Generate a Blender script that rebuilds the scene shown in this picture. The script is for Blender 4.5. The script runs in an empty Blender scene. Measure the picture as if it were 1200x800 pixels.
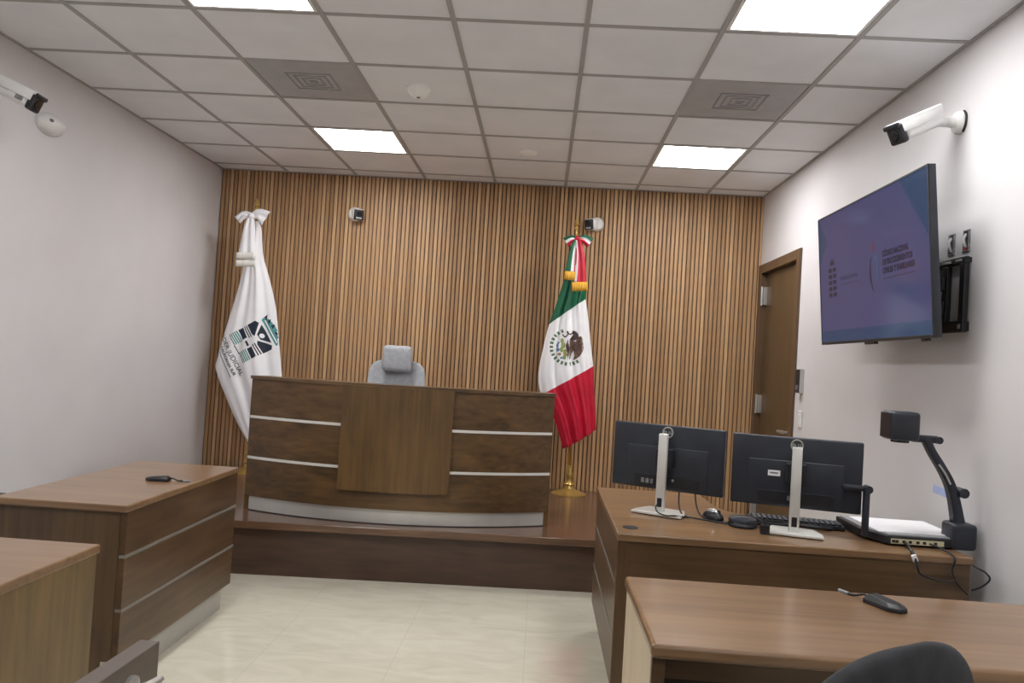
import bpy, bmesh, math, random
from mathutils import Vector, Matrix
from mathutils.bvhtree import BVHTree
random.seed(7)
PI = math.pi
SC = bpy.context.scene
COL = SC.collection

# ------------------------------------------------------------------ helpers
def lin(c):
    return tuple(((v/12.92) if v <= .04045 else ((v+.055)/1.055)**2.4) for v in [x/255. for x in c]) + (1.,)

MATS = {}
def base_mat(name, rough=.5, metal=0., spec=.5):
    m = bpy.data.materials.new(name); m.use_nodes = True
    b = m.node_tree.nodes['Principled BSDF']
    b.inputs['Roughness'].default_value = rough
    b.inputs['Metallic'].default_value = metal
    b.inputs['Specular IOR Level'].default_value = spec
    MATS[name] = m
    return m, m.node_tree.nodes, m.node_tree.links, b

def noise_mat(name, c1, c2, scale=(6, 6, 6), rough=.5, metal=0., detail=3., bump=0., bscale=200., coat=0., lo=.35, hi=.65, spec=.5):
    """two tones mixed by object-space noise, optional fine bump"""
    m, N, L, b = base_mat(name, rough, metal, spec)
    tc = N.new('ShaderNodeTexCoord'); mp = N.new('ShaderNodeMapping')
    mp.inputs['Scale'].default_value = scale
    L.new(tc.outputs['Object'], mp.inputs['Vector'])
    nz = N.new('ShaderNodeTexNoise'); nz.inputs['Scale'].default_value = 1.; nz.inputs['Detail'].default_value = detail
    L.new(mp.outputs['Vector'], nz.inputs['Vector'])
    cr = N.new('ShaderNodeValToRGB')
    cr.color_ramp.elements[0].position = lo; cr.color_ramp.elements[0].color = c1
    cr.color_ramp.elements[1].position = hi; cr.color_ramp.elements[1].color = c2
    L.new(nz.outputs['Fac'], cr.inputs['Fac']); L.new(cr.outputs['Color'], b.inputs['Base Color'])
    if bump:
        n2 = N.new('ShaderNodeTexNoise'); n2.inputs['Scale'].default_value = bscale; n2.inputs['Detail'].default_value = 2
        L.new(tc.outputs['Object'], n2.inputs['Vector'])
        bp = N.new('ShaderNodeBump'); bp.inputs['Strength'].default_value = bump; bp.inputs['Distance'].default_value = .002
        L.new(n2.outputs['Fac'], bp.inputs['Height']); L.new(bp.outputs['Normal'], b.inputs['Normal'])
    if coat:
        b.inputs['Coat Weight'].default_value = coat; b.inputs['Coat Roughness'].default_value = .15
    return m

def wood_mat(name, c1, c2, axis='x', rough=.35, coat=.15, blotch=.55, c3=None):
    """stained veneer: fine grain along one axis plus wide cloudy blotches"""
    m, N, L, b = base_mat(name, rough)
    tc = N.new('ShaderNodeTexCoord')
    def nz(sc, det, dist=0.):
        mp = N.new('ShaderNodeMapping'); mp.inputs['Scale'].default_value = sc
        L.new(tc.outputs['Object'], mp.inputs['Vector'])
        n = N.new('ShaderNodeTexNoise'); n.inputs['Scale'].default_value = 1.
        n.inputs['Detail'].default_value = det; n.inputs['Distortion'].default_value = dist
        L.new(mp.outputs['Vector'], n.inputs['Vector']); return n
    g = [38., 38., 38.]; w = [7., 7., 7.]
    i = 'xyz'.index(axis); g[i] = 1.6; w[i] = 2.2
    n1 = nz(g, 4., .3); n2 = nz(w, 5., .6)
    mx = N.new('ShaderNodeMix'); mx.data_type = 'FLOAT'; mx.inputs[0].default_value = blotch
    L.new(n1.outputs['Fac'], mx.inputs[2]); L.new(n2.outputs['Fac'], mx.inputs[3])
    cr = N.new('ShaderNodeValToRGB'); e = cr.color_ramp.elements
    e[0].position = .34; e[0].color = c1; e[1].position = .66; e[1].color = c2
    L.new(mx.outputs[0], cr.inputs['Fac']); L.new(cr.outputs['Color'], b.inputs['Base Color'])
    b.inputs['Coat Weight'].default_value = coat; b.inputs['Coat Roughness'].default_value = .12
    return m

def emit_mat(name, col, strength, rough=.15):
    m, N, L, b = base_mat(name, rough)
    b.inputs['Base Color'].default_value = (.02, .02, .025, 1)
    b.inputs['Emission Color'].default_value = col
    b.inputs['Emission Strength'].default_value = strength
    b.inputs['Specular IOR Level'].default_value = .2
    return m

# ---- bmesh shape helpers (all return geometry inside an existing bmesh)
def bm_new(): return bmesh.new()

def add_box(bm, x0, x1, y0, y1, z0, z1, bev=0., seg=2, M=None, mi=0):
    r = bmesh.ops.create_cube(bm, size=1.)
    vs = r['verts']
    for v in vs:
        v.co = Vector((x0+(v.co.x+.5)*(x1-x0), y0+(v.co.y+.5)*(y1-y0), z0+(v.co.z+.5)*(z1-z0)))
    fs = set(f for v in vs for f in v.link_faces)
    if bev > 0:
        es = list(set(e for v in vs for e in v.link_edges))
        rb = bmesh.ops.bevel(bm, geom=es, offset=bev, segments=seg, profile=.5, affect='EDGES')
        vs = list(set(v for f in rb['faces'] for v in f.verts) | set(v for v in vs if v.is_valid))
        fs = set(f for v in vs for f in v.link_faces)
    if M is not None:
        for v in vs: v.co = M @ v.co
    for f in fs: f.material_index = mi
    return vs

def add_prism(bm, pts, z0, z1, M=None, bev=0.):
    """vertical prism over the plan outline pts (counter-clockwise)"""
    lo = [bm.verts.new((p[0], p[1], z0)) for p in pts]
    hi = [bm.verts.new((p[0], p[1], z1)) for p in pts]
    n = len(pts)
    fs = [bm.faces.new(list(reversed(lo))), bm.faces.new(hi)]
    for i in range(n):
        fs.append(bm.faces.new((lo[i], lo[(i+1) % n], hi[(i+1) % n], hi[i])))
    vs = lo+hi
    if bev:
        es = [e for e in set(e for f in fs[:2] for e in f.edges)]
        rb = bmesh.ops.bevel(bm, geom=es, offset=bev, segments=2, profile=.5, affect='EDGES')
        vs = list(set(v for f in rb['faces'] for v in f.verts) | set(v for v in vs if v.is_valid))
    if M is not None:
        for v in vs: v.co = M @ v.co
    return vs

def add_lathe(bm, prof, seg=24, M=None, cap=True):
    """profile [(radius, z)] turned about z"""
    rings = []
    for r, z in prof:
        rings.append([bm.verts.new((r*math.cos(2*PI*i/seg), r*math.sin(2*PI*i/seg), z)) for i in range(seg)])
    for a, b in zip(rings, rings[1:]):
        for i in range(seg):
            bm.faces.new((a[i], a[(i+1) % seg], b[(i+1) % seg], b[i]))
    if cap:
        bm.faces.new(list(reversed(rings[0]))); bm.faces.new(rings[-1])
    vs = [v for r in rings for v in r]
    if M is not None:
        for v in vs: v.co = M @ v.co
    return vs

def smooth_path(pts, n=8):
    P = [Vector(p) for p in pts]
    if len(P) < 3: return P
    out = []
    for i in range(len(P)-1):
        p0 = P[max(i-1, 0)]; p1 = P[i]; p2 = P[i+1]; p3 = P[min(i+2, len(P)-1)]
        for k in range(n):
            t = k/n
            out.append(.5*((2*p1)+(p2-p0)*t+(2*p0-5*p1+4*p2-p3)*t*t+(3*p1-p0-3*p2+p3)*t**3))
    out.append(P[-1]); return out

def add_tube(bm, pts, r, seg=10, smooth=True, n=8, section=None, cap=True):
    """tube along a path; r may be a list per control point; section gives a non-round outline"""
    P = smooth_path(pts, n) if smooth else [Vector(p) for p in pts]
    if isinstance(r, (list, tuple)):
        R = []
        m = len(r)-1
        for i in range(len(P)):
            t = i/(len(P)-1)*m; k = min(int(t), m-1); R.append(r[k]+(r[k+1]-r[k])*(t-k))
    else: R = [r]*len(P)
    T = [(P[min(i+1, len(P)-1)]-P[max(i-1, 0)]).normalized() for i in range(len(P))]
    up = Vector((0, 0, 1)) if abs(T[0].z) < .9 else Vector((0, 1, 0))
    u = T[0].cross(up).normalized(); rings = []
    for i, p in enumerate(P):
        u = (u-T[i]*u.dot(T[i])).normalized(); v = T[i].cross(u)
        sec = section or [(math.cos(2*PI*k/seg), math.sin(2*PI*k/seg)) for k in range(seg)]
        rings.append([bm.verts.new(p+(u*a+v*b)*R[i]) for a, b in sec])
    s = len(rings[0])
    for a, b in zip(rings, rings[1:]):
        for i in range(s): bm.faces.new((a[i], a[(i+1) % s], b[(i+1) % s], b[i]))
    if cap:
        bm.faces.new(list(reversed(rings[0]))); bm.faces.new(rings[-1])
    return [v for q in rings for v in q]

def add_ellipsoid(bm, c, rx, ry, rz, M=None, u=20, v=12):
    r = bmesh.ops.create_uvsphere(bm, u_segments=u, v_segments=v, radius=1.)
    for w in r['verts']:
        w.co = Vector((c[0]+w.co.x*rx, c[1]+w.co.y*ry, c[2]+w.co.z*rz))
        if M is not None: w.co = M @ w.co
    return r['verts']

def add_poly(bm, pts, fn, mi=0):
    f = bm.faces.new([bm.verts.new(fn(p[0], p[1])) for p in pts]); f.material_index = mi; return f

def text_bm(bm, s, size, fn, align='LEFT', bold=0., width=None):
    """lettering from Blender's own font, as flat mesh mapped through fn(x, y)"""
    cu = bpy.data.curves.new('lettering', 'FONT'); cu.body = s; cu.size = size; cu.align_x = align; cu.offset = bold
    ob = bpy.data.objects.new('lettering', cu); COL.objects.link(ob)
    dg = bpy.context.evaluated_depsgraph_get(); me = bpy.data.meshes.new_from_object(ob.evaluated_get(dg))
    xs = [v.co.x for v in me.vertices]; k = 1.
    if width and xs: k = width/(max(xs)-min(xs))
    vs = [fn(v.co.x*k, v.co.y) for v in me.vertices]
    vs = [bm.verts.new(q) if q is not None else None for q in vs]
    for p in me.polygons:
        if any(vs[i] is None for i in p.vertices): continue
        try: bm.faces.new([vs[i] for i in p.vertices])
        except ValueError: pass
    bpy.data.objects.remove(ob); bpy.data.curves.remove(cu); bpy.data.meshes.remove(me)

def obj(name, bm, mats, parent=None, smooth=None, recalc=True, solid=0.):
    if recalc: bmesh.ops.recalc_face_normals(bm, faces=bm.faces[:])
    me = bpy.data.meshes.new(name); bm.to_mesh(me); bm.free()
    for m in (mats if isinstance(mats, (list, tuple)) else [mats]): me.materials.append(MATS[m])
    if smooth is not None:
        me.polygons.foreach_set('use_smooth', [True]*len(me.polygons))
        me.set_sharp_from_angle(angle=math.radians(smooth))
    o = bpy.data.objects.new(name, me); COL.objects.link(o)
    if parent is not None: o.parent = parent
    if solid:
        md = o.modifiers.new('thickness', 'SOLIDIFY'); md.thickness = solid; md.offset = 0
    return o

def tag(o, label, cat, group=None):
    o['label'] = label; o['category'] = cat
    if group: o['group'] = group
    return o

def thing(name, label, cat, loc=(0, 0, 0), rot=(0, 0, 0), group=None):
    o = bpy.data.objects.new(name, None); COL.objects.link(o)
    o.location = loc; o.rotation_euler = rot; o.empty_display_size = .1
    return tag(o, label, cat, group)

def struct(name, bm, mats, parent=None, smooth=None):
    o = obj(name, bm, mats, parent, smooth)
    if parent is None: o['kind'] = 'structure'
    return o

def dup(root, loc, rot, label, group=None):
    r = root.copy(); COL.objects.link(r); r.location = loc; r.rotation_euler = rot; r['label'] = label
    if group: r['group'] = group
    for ch in list(root.children):
        c = ch.copy(); COL.objects.link(c); c.parent = r
        for g in list(ch.children):
            d = g.copy(); COL.objects.link(d); d.parent = c
    return r

def frame_to(a, b):
    """matrix taking z axis to run from a towards b"""
    a, b = Vector(a), Vector(b)
    q = (b-a).to_track_quat('Z', 'Y')
    return Matrix.Translation(a) @ q.to_matrix().to_4x4()

# ------------------------------------------------------------------ materials
noise_mat('wall_paint', lin((211, 209, 211)), lin((216, 214, 216)), (2, 2, 2), .55, bump=.05, bscale=300)
noise_mat('ceiling_tile', lin((232, 234, 239)), lin((238, 240, 245)), (3, 3, 3), .9, bump=.25, bscale=350)
noise_mat('ceiling_bar', lin((166, 165, 166)), lin((172, 171, 172)), (3, 3, 3), .6)
noise_mat('vent_grey', lin((168, 169, 173)), lin((176, 177, 181)), (8, 8, 8), .5)
noise_mat('vent_dark', lin((154, 155, 159)), lin((160, 161, 165)), (8, 8, 8), .6)
emit_mat('panel_light', (1., .985, .975, 1), 15.)
noise_mat('white_plastic', lin((226, 226, 226)), lin((232, 232, 231)), (8, 8, 8), .35)
noise_mat('grey_mark', lin((105, 106, 108)), lin((140, 140, 142)), (60, 60, 60), .5)
noise_mat('black_plastic', lin((24, 25, 29)), lin((32, 33, 38)), (20, 20, 20), .42)
noise_mat('dark_plastic', lin((33, 37, 46)), lin((40, 45, 55)), (10, 10, 10), .45)
noise_mat('lens_glass', lin((12, 13, 16)), lin((24, 26, 30)), (10, 10, 10), .08)
noise_mat('silver', lin((196, 195, 192)), lin((205, 204, 201)), (8, 8, 8), .32, metal=.75)
noise_mat('stand_silver', lin((205, 205, 201)), lin((214, 214, 210)), (8, 8, 8), .4, metal=.25)
noise_mat('brushed_steel', lin((200, 200, 198)), lin((216, 216, 213)), (3, 1, 1), .36, metal=.5)
noise_mat('matt_aluminium', lin((186, 184, 178)), lin((196, 194, 188)), (4, 4, 4), .5, metal=.4)
noise_mat('strip_metal', lin((136, 131, 124)), lin((146, 141, 134)), (4, 4, 4), .5, metal=.4)
noise_mat('bright_metal', lin((222, 221, 218)), lin((230, 229, 226)), (8, 8, 8), .4, metal=.25)
noise_mat('detector_white', lin((246, 246, 244)), lin((250, 250, 248)), (8, 8, 8), .4)
noise_mat('chrome', lin((215, 215, 215)), lin((230, 230, 230)), (8, 8, 8), .12, metal=1.)
noise_mat('brass', lin((206, 172, 100)), lin((226, 196, 122)), (8, 8, 8), .28, metal=.75)
noise_mat('pole_wood', lin((150, 106, 40)), lin((172, 126, 52)), (30, 30, 4), .3, coat=.4)
noise_mat('charcoal_fabric', lin((25, 27, 31)), lin((38, 41, 46)), (30, 30, 30), .75, bump=.3, bscale=500)
noise_mat('grey_fabric', lin((158, 161, 166)), lin((172, 175, 180)), (30, 30, 30), .7, bump=.2, bscale=500)
noise_mat('pale_frame', lin((196, 198, 202)), lin((206, 208, 212)), (8, 8, 8), .45)
noise_mat('flag_white', lin((240, 240, 244)), lin((247, 247, 250)), (5, 5, 5), .7)
noise_mat('flag_fringe', lin((222, 221, 215)), lin((236, 235, 230)), (60, 60, 4), .8)
noise_mat('flag_green', lin((8, 96, 66)), lin((14, 108, 74)), (5, 5, 5), .5)
noise_mat('flag_red', lin((190, 18, 50)), lin((206, 26, 58)), (5, 5, 5), .5)
noise_mat('gold_fringe', lin((206, 146, 34)), lin((240, 188, 70)), (120, 120, 5), .6)
noise_mat('ink_navy', lin((26, 38, 56)), lin((32, 46, 66)), (9, 9, 9), .7)
noise_mat('ink_teal', lin((70, 140, 142)), lin((88, 156, 156)), (9, 9, 9), .7)
noise_mat('ink_grey', lin((84, 88, 96)), lin((98, 102, 110)), (9, 9, 9), .7)
noise_mat('eagle_brown', lin((84, 62, 52)), lin((122, 98, 84)), (60, 60, 40), .7)
noise_mat('eagle_dark', lin((58, 44, 40)), lin((78, 60, 54)), (60, 60, 40), .7)
noise_mat('wreath_green', lin((70, 104, 74)), lin((104, 130, 96)), (60, 60, 60), .7)
noise_mat('cactus_green', lin((128, 146, 74)), lin((158, 168, 100)), (60, 60, 60), .7)
noise_mat('emblem_blue', lin((84, 120, 160)), lin((120, 150, 180)), (60, 60, 60), .7)
noise_mat('emblem_tan', lin((160, 112, 70)), lin((186, 140, 96)), (60, 60, 60), .7)
noise_mat('paper_white', lin((236, 236, 240)), lin((242, 242, 246)), (6, 6, 6), .6)
noise_mat('grey_plate', lin((140, 143, 148)), lin((150, 153, 158)), (6, 6, 6), .4)
noise_mat('port_cream', lin((196, 192, 158)), lin((206, 202, 168)), (20, 20, 20), .5)
noise_mat('tape_blue', lin((168, 184, 226)), lin((178, 193, 232)), (20, 20, 20), .6)
noise_mat('red_plug', lin((140, 40, 46)), lin((160, 52, 56)), (20, 20, 20), .5)
noise_mat('light_laminate', lin((196, 178, 150)), lin((206, 188, 160)), (14, 14, 2), .45)
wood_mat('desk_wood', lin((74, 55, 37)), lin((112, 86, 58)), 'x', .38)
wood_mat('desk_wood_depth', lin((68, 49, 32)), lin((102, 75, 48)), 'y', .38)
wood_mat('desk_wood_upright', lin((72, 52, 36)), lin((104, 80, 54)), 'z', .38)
wood_mat('desk_top', lin((113, 86, 61)), lin((144, 113, 82)), 'x', .28, .3, .4)  # lighter than desk_wood: light and gloss on the tops put into the colour
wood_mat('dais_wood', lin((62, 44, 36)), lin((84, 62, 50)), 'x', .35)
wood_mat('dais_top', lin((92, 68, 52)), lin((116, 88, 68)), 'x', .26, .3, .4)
wood_mat('bench_wood', lin((62, 45, 27)), lin((108, 80, 48)), 'x', .4)
wood_mat('bench_upright', lin((76, 57, 33)), lin((112, 84, 48)), 'z', .4)
wood_mat('olive_veneer', lin((96, 78, 48)), lin((128, 104, 66)), 'z', .45)
wood_mat('gate_wood', lin((78, 68, 60)), lin((92, 80, 70)), 'y', .4)
wood_mat('door_wood', lin((78, 61, 40)), lin((97, 77, 51)), 'z', .4)
wood_mat('door_frame_wood', lin((84, 63, 44)), lin((102, 79, 56)), 'z', .4)
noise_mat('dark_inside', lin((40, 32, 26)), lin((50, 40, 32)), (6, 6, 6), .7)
noise_mat('slat_back', lin((84, 60, 42)), lin((94, 68, 48)), (9, 9, 1), .8)
# TV picture: a lit screen, flat patches of colour
SCR = .37
emit_mat('screen_violet', lin((70, 72, 116)), SCR, .12)
emit_mat('screen_navy', lin((32, 66, 104)), SCR, .12)
emit_mat('screen_ink', lin((16, 18, 44)), SCR, .12)
emit_mat('screen_faint', lin((48, 48, 82)), SCR, .12)
emit_mat('screen_red', lin((120, 50, 80)), SCR, .12)
emit_mat('screen_teal', lin((44, 92, 132)), SCR, .12)

# slats: every slat gets its own walnut tone by its place along the wall
PITCH = .036
def slat_mat():
    m, N, L, b = base_mat('slat_wood', .5)
    tc = N.new('ShaderNodeTexCoord'); sx = N.new('ShaderNodeSeparateXYZ'); L.new(tc.outputs['Object'], sx.inputs[0])
    d = N.new('ShaderNodeMath'); d.operation = 'DIVIDE'; d.inputs[1].default_value = PITCH; L.new(sx.outputs['X'], d.inputs[0])
    fl = N.new('ShaderNodeMath'); fl.operation = 'FLOOR'; L.new(d.outputs[0], fl.inputs[0])
    wn = N.new('ShaderNodeTexWhiteNoise'); wn.noise_dimensions = '1D'; L.new(fl.outputs[0], wn.inputs['W'])
    # grain within the slat, shifted from slat to slat
    cb = N.new('ShaderNodeCombineXYZ')
    m1 = N.new('ShaderNodeMath'); m1.operation = 'MULTIPLY'; m1.inputs[1].default_value = 37.; L.new(fl.outputs[0], m1.inputs[0])
    m2 = N.new('ShaderNodeMath'); m2.operation = 'MULTIPLY'; m2.inputs[1].default_value = 70.; L.new(sx.outputs['X'], m2.inputs[0])
    m3 = N.new('ShaderNodeMath'); m3.operation = 'MULTIPLY'; m3.inputs[1].default_value = 1.7; L.new(sx.outputs['Z'], m3.inputs[0])
    L.new(m2.outputs[0], cb.inputs['X']); L.new(m1.outputs[0], cb.inputs['Y']); L.new(m3.outputs[0], cb.inputs['Z'])
    nz = N.new('ShaderNodeTexNoise'); nz.inputs['Scale'].default_value = 1.; nz.inputs['Detail'].default_value = 4
    L.new(cb.outputs[0], nz.inputs['Vector'])
    mx = N.new('ShaderNodeMix'); mx.data_type = 'FLOAT'; mx.inputs[0].default_value = .55
    L.new(wn.outputs['Value'], mx.inputs[2]); L.new(nz.outputs['Fac'], mx.inputs[3])
    cr = N.new('ShaderNodeValToRGB'); e = cr.color_ramp.elements
    e[0].position = .2; e[0].color = lin((152, 118, 84)); e[1].position = .8; e[1].color = lin((206, 170, 128))
    k = e.new(.5); k.color = lin((180, 143, 105))
    L.new(mx.outputs[0], cr.inputs['Fac']); L.new(cr.outputs['Color'], b.inputs['Base Color'])
slat_mat()

def floor_mat():
    m, N, L, b = base_mat('floor_marble', .07)
    tc = N.new('ShaderNodeTexCoord')
    mp = N.new('ShaderNodeMapping'); mp.inputs['Scale'].default_value = (2.2, 5., 1); mp.inputs['Rotation'].default_value = (0, 0, .35)
    L.new(tc.outputs['Object'], mp.inputs['Vector'])
    nz = N.new('ShaderNodeTexNoise'); nz.inputs['Scale'].default_value = 1.6; nz.inputs['Detail'].default_value = 8; nz.inputs['Distortion'].default_value = 1.2
    L.new(mp.outputs['Vector'], nz.inputs['Vector'])
    cr = N.new('ShaderNodeValToRGB'); e = cr.color_ramp.elements
    e[0].position = .32; e[0].color = lin((205, 200, 182)); e[1].position = .66; e[1].color = lin((217, 213, 196))
    L.new(nz.outputs['Fac'], cr.inputs['Fac'])
    br = N.new('ShaderNodeTexBrick'); br.offset = 0.; br.inputs['Scale'].default_value = 1.
    br.inputs['Mortar Size'].default_value = .0018; br.inputs['Brick Width'].default_value = .6; br.inputs['Row Height'].default_value = .6
    br.inputs['Mortar'].default_value = lin((198, 193, 176))
    L.new(tc.outputs['Object'], br.inputs['Vector'])
    L.new(cr.outputs['Color'], br.inputs['Color1']); L.new(cr.outputs['Color'], br.inputs['Color2'])
    L.new(br.outputs['Color'], b.inputs['Base Color'])
floor_mat()

# ------------------------------------------------------------------ the room
XL, XR, YB, YF, H = -2.92, 1.825, 6.80, -3.2, 2.939
bm = bm_new(); add_box(bm, XL-.1, XR+.1, YF-.1, YB+.15, -.1, 0); struct('floor', bm, 'floor_marble')
bm = bm_new(); add_box(bm, XL-.1, XL, YF, YB+.02, 0, H+.02); struct('wall_left', bm, 'wall_paint')
bm = bm_new(); add_box(bm, XL-.1, XR+.1, YF-.1, YF, 0, H+.02); struct('wall_front', bm, 'wall_paint')
# right wall with the door opening
DY0, DY1, DZ = 5.765, 6.75, 2.30
bm = bm_new()
add_box(bm, XR, XR+.12, YF, DY0, 0, H+.02); add_box(bm, XR, XR+.12, DY1, YB+.02, 0, H+.02); add_box(bm, XR, XR+.12, DY0, DY1, DZ, H+.02)
struct('wall_right', bm, 'wall_paint')
# slatted back wall: dark backing with upright walnut slats
bm = bm_new()
add_box(bm, XL-.1, XR+.1, YB+.016, YB+.12, 0, H+.02, mi=1)
n = int((XR-XL)/PITCH)+1
k0 = math.floor(XL/PITCH)
for k in range(k0, k0+n+1):
    a = max(k*PITCH+.004, XL); b_ = min((k+1)*PITCH-.004, XR)
    if b_-a > .006: add_box(bm, a, b_, YB, YB+.016, 0, H, bev=.003, seg=1)
struct('wall_back', bm, ['slat_wood', 'slat_back'])

# ceiling: lay-in tiles on a visible grid
T = .61; GX, GY = -2.328, 3.539
LIGHTS = [(k, j) for k in (1, 5) for j in (3, -1, -5)]
VENTS = [(1, 1), (5, 1)]
bm = bm_new()
add_box(bm, XL-.1, XR+.1, YF-.1, YB+.1, H+.12, H+.2)
for k in range(-1, 7):
    for j in range(-12, 6):
        if (k, j) in LIGHTS or (k, j) in VENTS: continue
        x0, x1 = max(GX+T*k, XL), min(GX+T*(k+1), XR); y0, y1 = max(GY+T*j, YF), min(GY+T*(j+1), YB)
        if x1-x0 > .02 and y1-y0 > .02: add_box(bm, x0+.001, x1-.001, y0+.001, y1-.001, H+.006, H+.02)
for k in range(0, 7):
    x = GX+T*k; add_box(bm, x-.012, x+.012, YF, YB, H, H+.03, mi=1)
for j in range(-11, 6):
    y = GY+T*j
    if YF < y < YB: add_box(bm, XL, XR, y-.012, y+.012, H+.001, H+.03, mi=1)
# perimeter angle
add_box(bm, XL, XL+.018, YF, YB, H, H+.02, mi=1); add_box(bm, XR-.018, XR, YF, YB, H, H+.02, mi=1)
add_box(bm, XL, XR, YB-.018, YB, H, H+.02, mi=1)
struct('ceiling', bm, ['ceiling_tile', 'ceiling_bar'])

# door in the right wall
d = bpy.data.objects.new('door_1', None); COL.objects.link(d); d['kind'] = 'structure'; d.location = (XR, (DY0+DY1)/2, 0)
W = DY1-DY0
bm = bm_new(); add_box(bm, .03, .07, -W/2+.035, W/2-.035, .01, DZ-.035, bev=.002); obj('door_leaf', bm, 'door_wood', d)
bm = bm_new()
fr = .075
add_box(bm, -.018, .12, -W/2-fr+.03, -W/2+.03, 0, DZ+fr-.03, bev=.003)
add_box(bm, -.018, .12, W/2-.03, W/2+fr-.03, 0, DZ+fr-.03, bev=.003)
add_box(bm, -.018, .12, -W/2+.03, W/2-.03, DZ-.03, DZ+fr-.03, bev=.003)
obj('door_frame', bm, 'door_frame_wood', d)
for z in (2.08, 1.17, .28):
    bm = bm_new()
    add_box(bm, .005, .032, W/2-.075, W/2-.028, z-.075, z+.075, bev=.002)
    add_lathe(bm, [(.009, z-.08), (.009, z+.08)], 12, Matrix.Translation((-.004, W/2-.04, 0)))
    obj('hinge', bm, 'silver', d)
bm = bm_new()
M = Matrix.Translation((.03, -W/2+.10, 1.0)) @ Matrix.Rotation(-PI/2, 4, 'Y')
add_lathe(bm, [(.028, 0), (.028, .008), (.012, .012), (.011, .05)], 20, M)
add_tube(bm, [(-.02, -W/2+.10, 1.0), (-.026, -W/2+.13, 1.0), (-.026, -W/2+.24, .998)], [.014, .014, .011], 10)
obj('door_handle', bm, 'silver', d, 40)
bm = bm_new(); add_lathe(bm, [(.012, 0), (.012, .006), (.006, .012)], 14, Matrix.Translation((.03, -W/2+.13, DZ-.12)) @ Matrix.Rotation(-PI/2, 4, 'Y'))
obj('door_viewer', bm, 'brass', d, 40)

# ------------------------------------------------------------------ ceiling fittings
names = {(1, 3): 'lit square ceiling panel near the slatted wall, above the white flag side',
         (5, 3): 'lit square ceiling panel near the slatted wall, above the door side',
         (1, -1): 'lit ceiling panel cut by the top of the photo, plain wall side',
         (5, -1): 'large bright square ceiling panel above the television, at the top of the photo',
         (1, -5): 'lit ceiling panel just behind the viewer on the side of the plain long wall',
         (5, -5): 'lit ceiling panel just behind the viewer on the television side',
         }
for (k, j) in LIGHTS:
    cx, cy = GX+T*(k+.5), GY+T*(j+.5)
    t = thing('ceiling_light', names[(k, j)], 'ceiling light', (cx, cy, H), group='square ceiling light panels')
    h = .291
    bm = bm_new()
    add_box(bm, -h, h, -h, -h+.016, .001, .03, bev=.002); add_box(bm, -h, h, h-.016, h, .001, .03, bev=.002)
    add_box(bm, -h, -h+.016, -h+.016, h-.016, .001, .03, bev=.002); add_box(bm, h-.016, h, -h+.016, h-.016, .001, .03, bev=.002)
    obj('frame', bm, 'white_plastic', t)
    bm = bm_new(); add_box(bm, -h+.014, h-.014, -h+.014, h-.014, .006, .02); obj('diffuser', bm, 'panel_light', t)
for (k, j), lb in zip(VENTS, ('square grey ceiling vent beside the smoke detector', 'square grey ceiling vent on the television side, short of the far lit panel')):
    cx, cy = GX+T*(k+.5), GY+T*(j+.5)
    t = thing('ceiling_vent', lb, 'ceiling vent', (cx, cy, H), group='grey ceiling vents')
    h = .292
    bm = bm_new(); add_box(bm, -h, h, -h, h, .004, .02, bev=.002); obj('plate', bm, 'vent_grey', t)
    bm = bm_new(); hw = .13
    for i in range(4):
        a = hw-.036*i
        for s in ((-a, a, -a, -a+.01), (-a, a, a-.01, a), (-a, -a+.01, -a+.01, a-.01), (a-.01, a, -a+.01, a-.01)):
            add_box(bm, s[0], s[1], s[2], s[3], -.0, .006)
    obj('grille', bm, 'vent_dark', t)
t = thing('smoke_detector', 'white round smoke detector on a ceiling tile beside the grey vent', 'smoke detector', (-.804, 4.48, H+.006))
bm = bm_new(); add_lathe(bm, [(.072, 0), (.072, -.012), (.066, -.018)], 28); obj('base', bm, 'detector_white', t, 35)
bm = bm_new(); add_lathe(bm, [(.066, -.016), (.058, -.034), (.045, -.05), (.03, -.056), (.001, -.057)], 28); obj('cover', bm, 'detector_white', t, 45)
bm = bm_new(); add_lathe(bm, [(.012, -.055), (.012, -.0595)], 14); obj('sensor_slot', bm, 'grey_mark', t)
bm = bm_new(); add_lathe(bm, [(.068, 0), (.066, -.008), (.05, -.02), (.02, -.024), (.001, -.0245)], 28)
o = obj('ceiling_disc', bm, 'detector_white', None, 40); o.location = (-.187, 5.748, H+.006)
tag(o, 'small flat round cover on a ceiling tile above the bench', 'ceiling disc')

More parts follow.
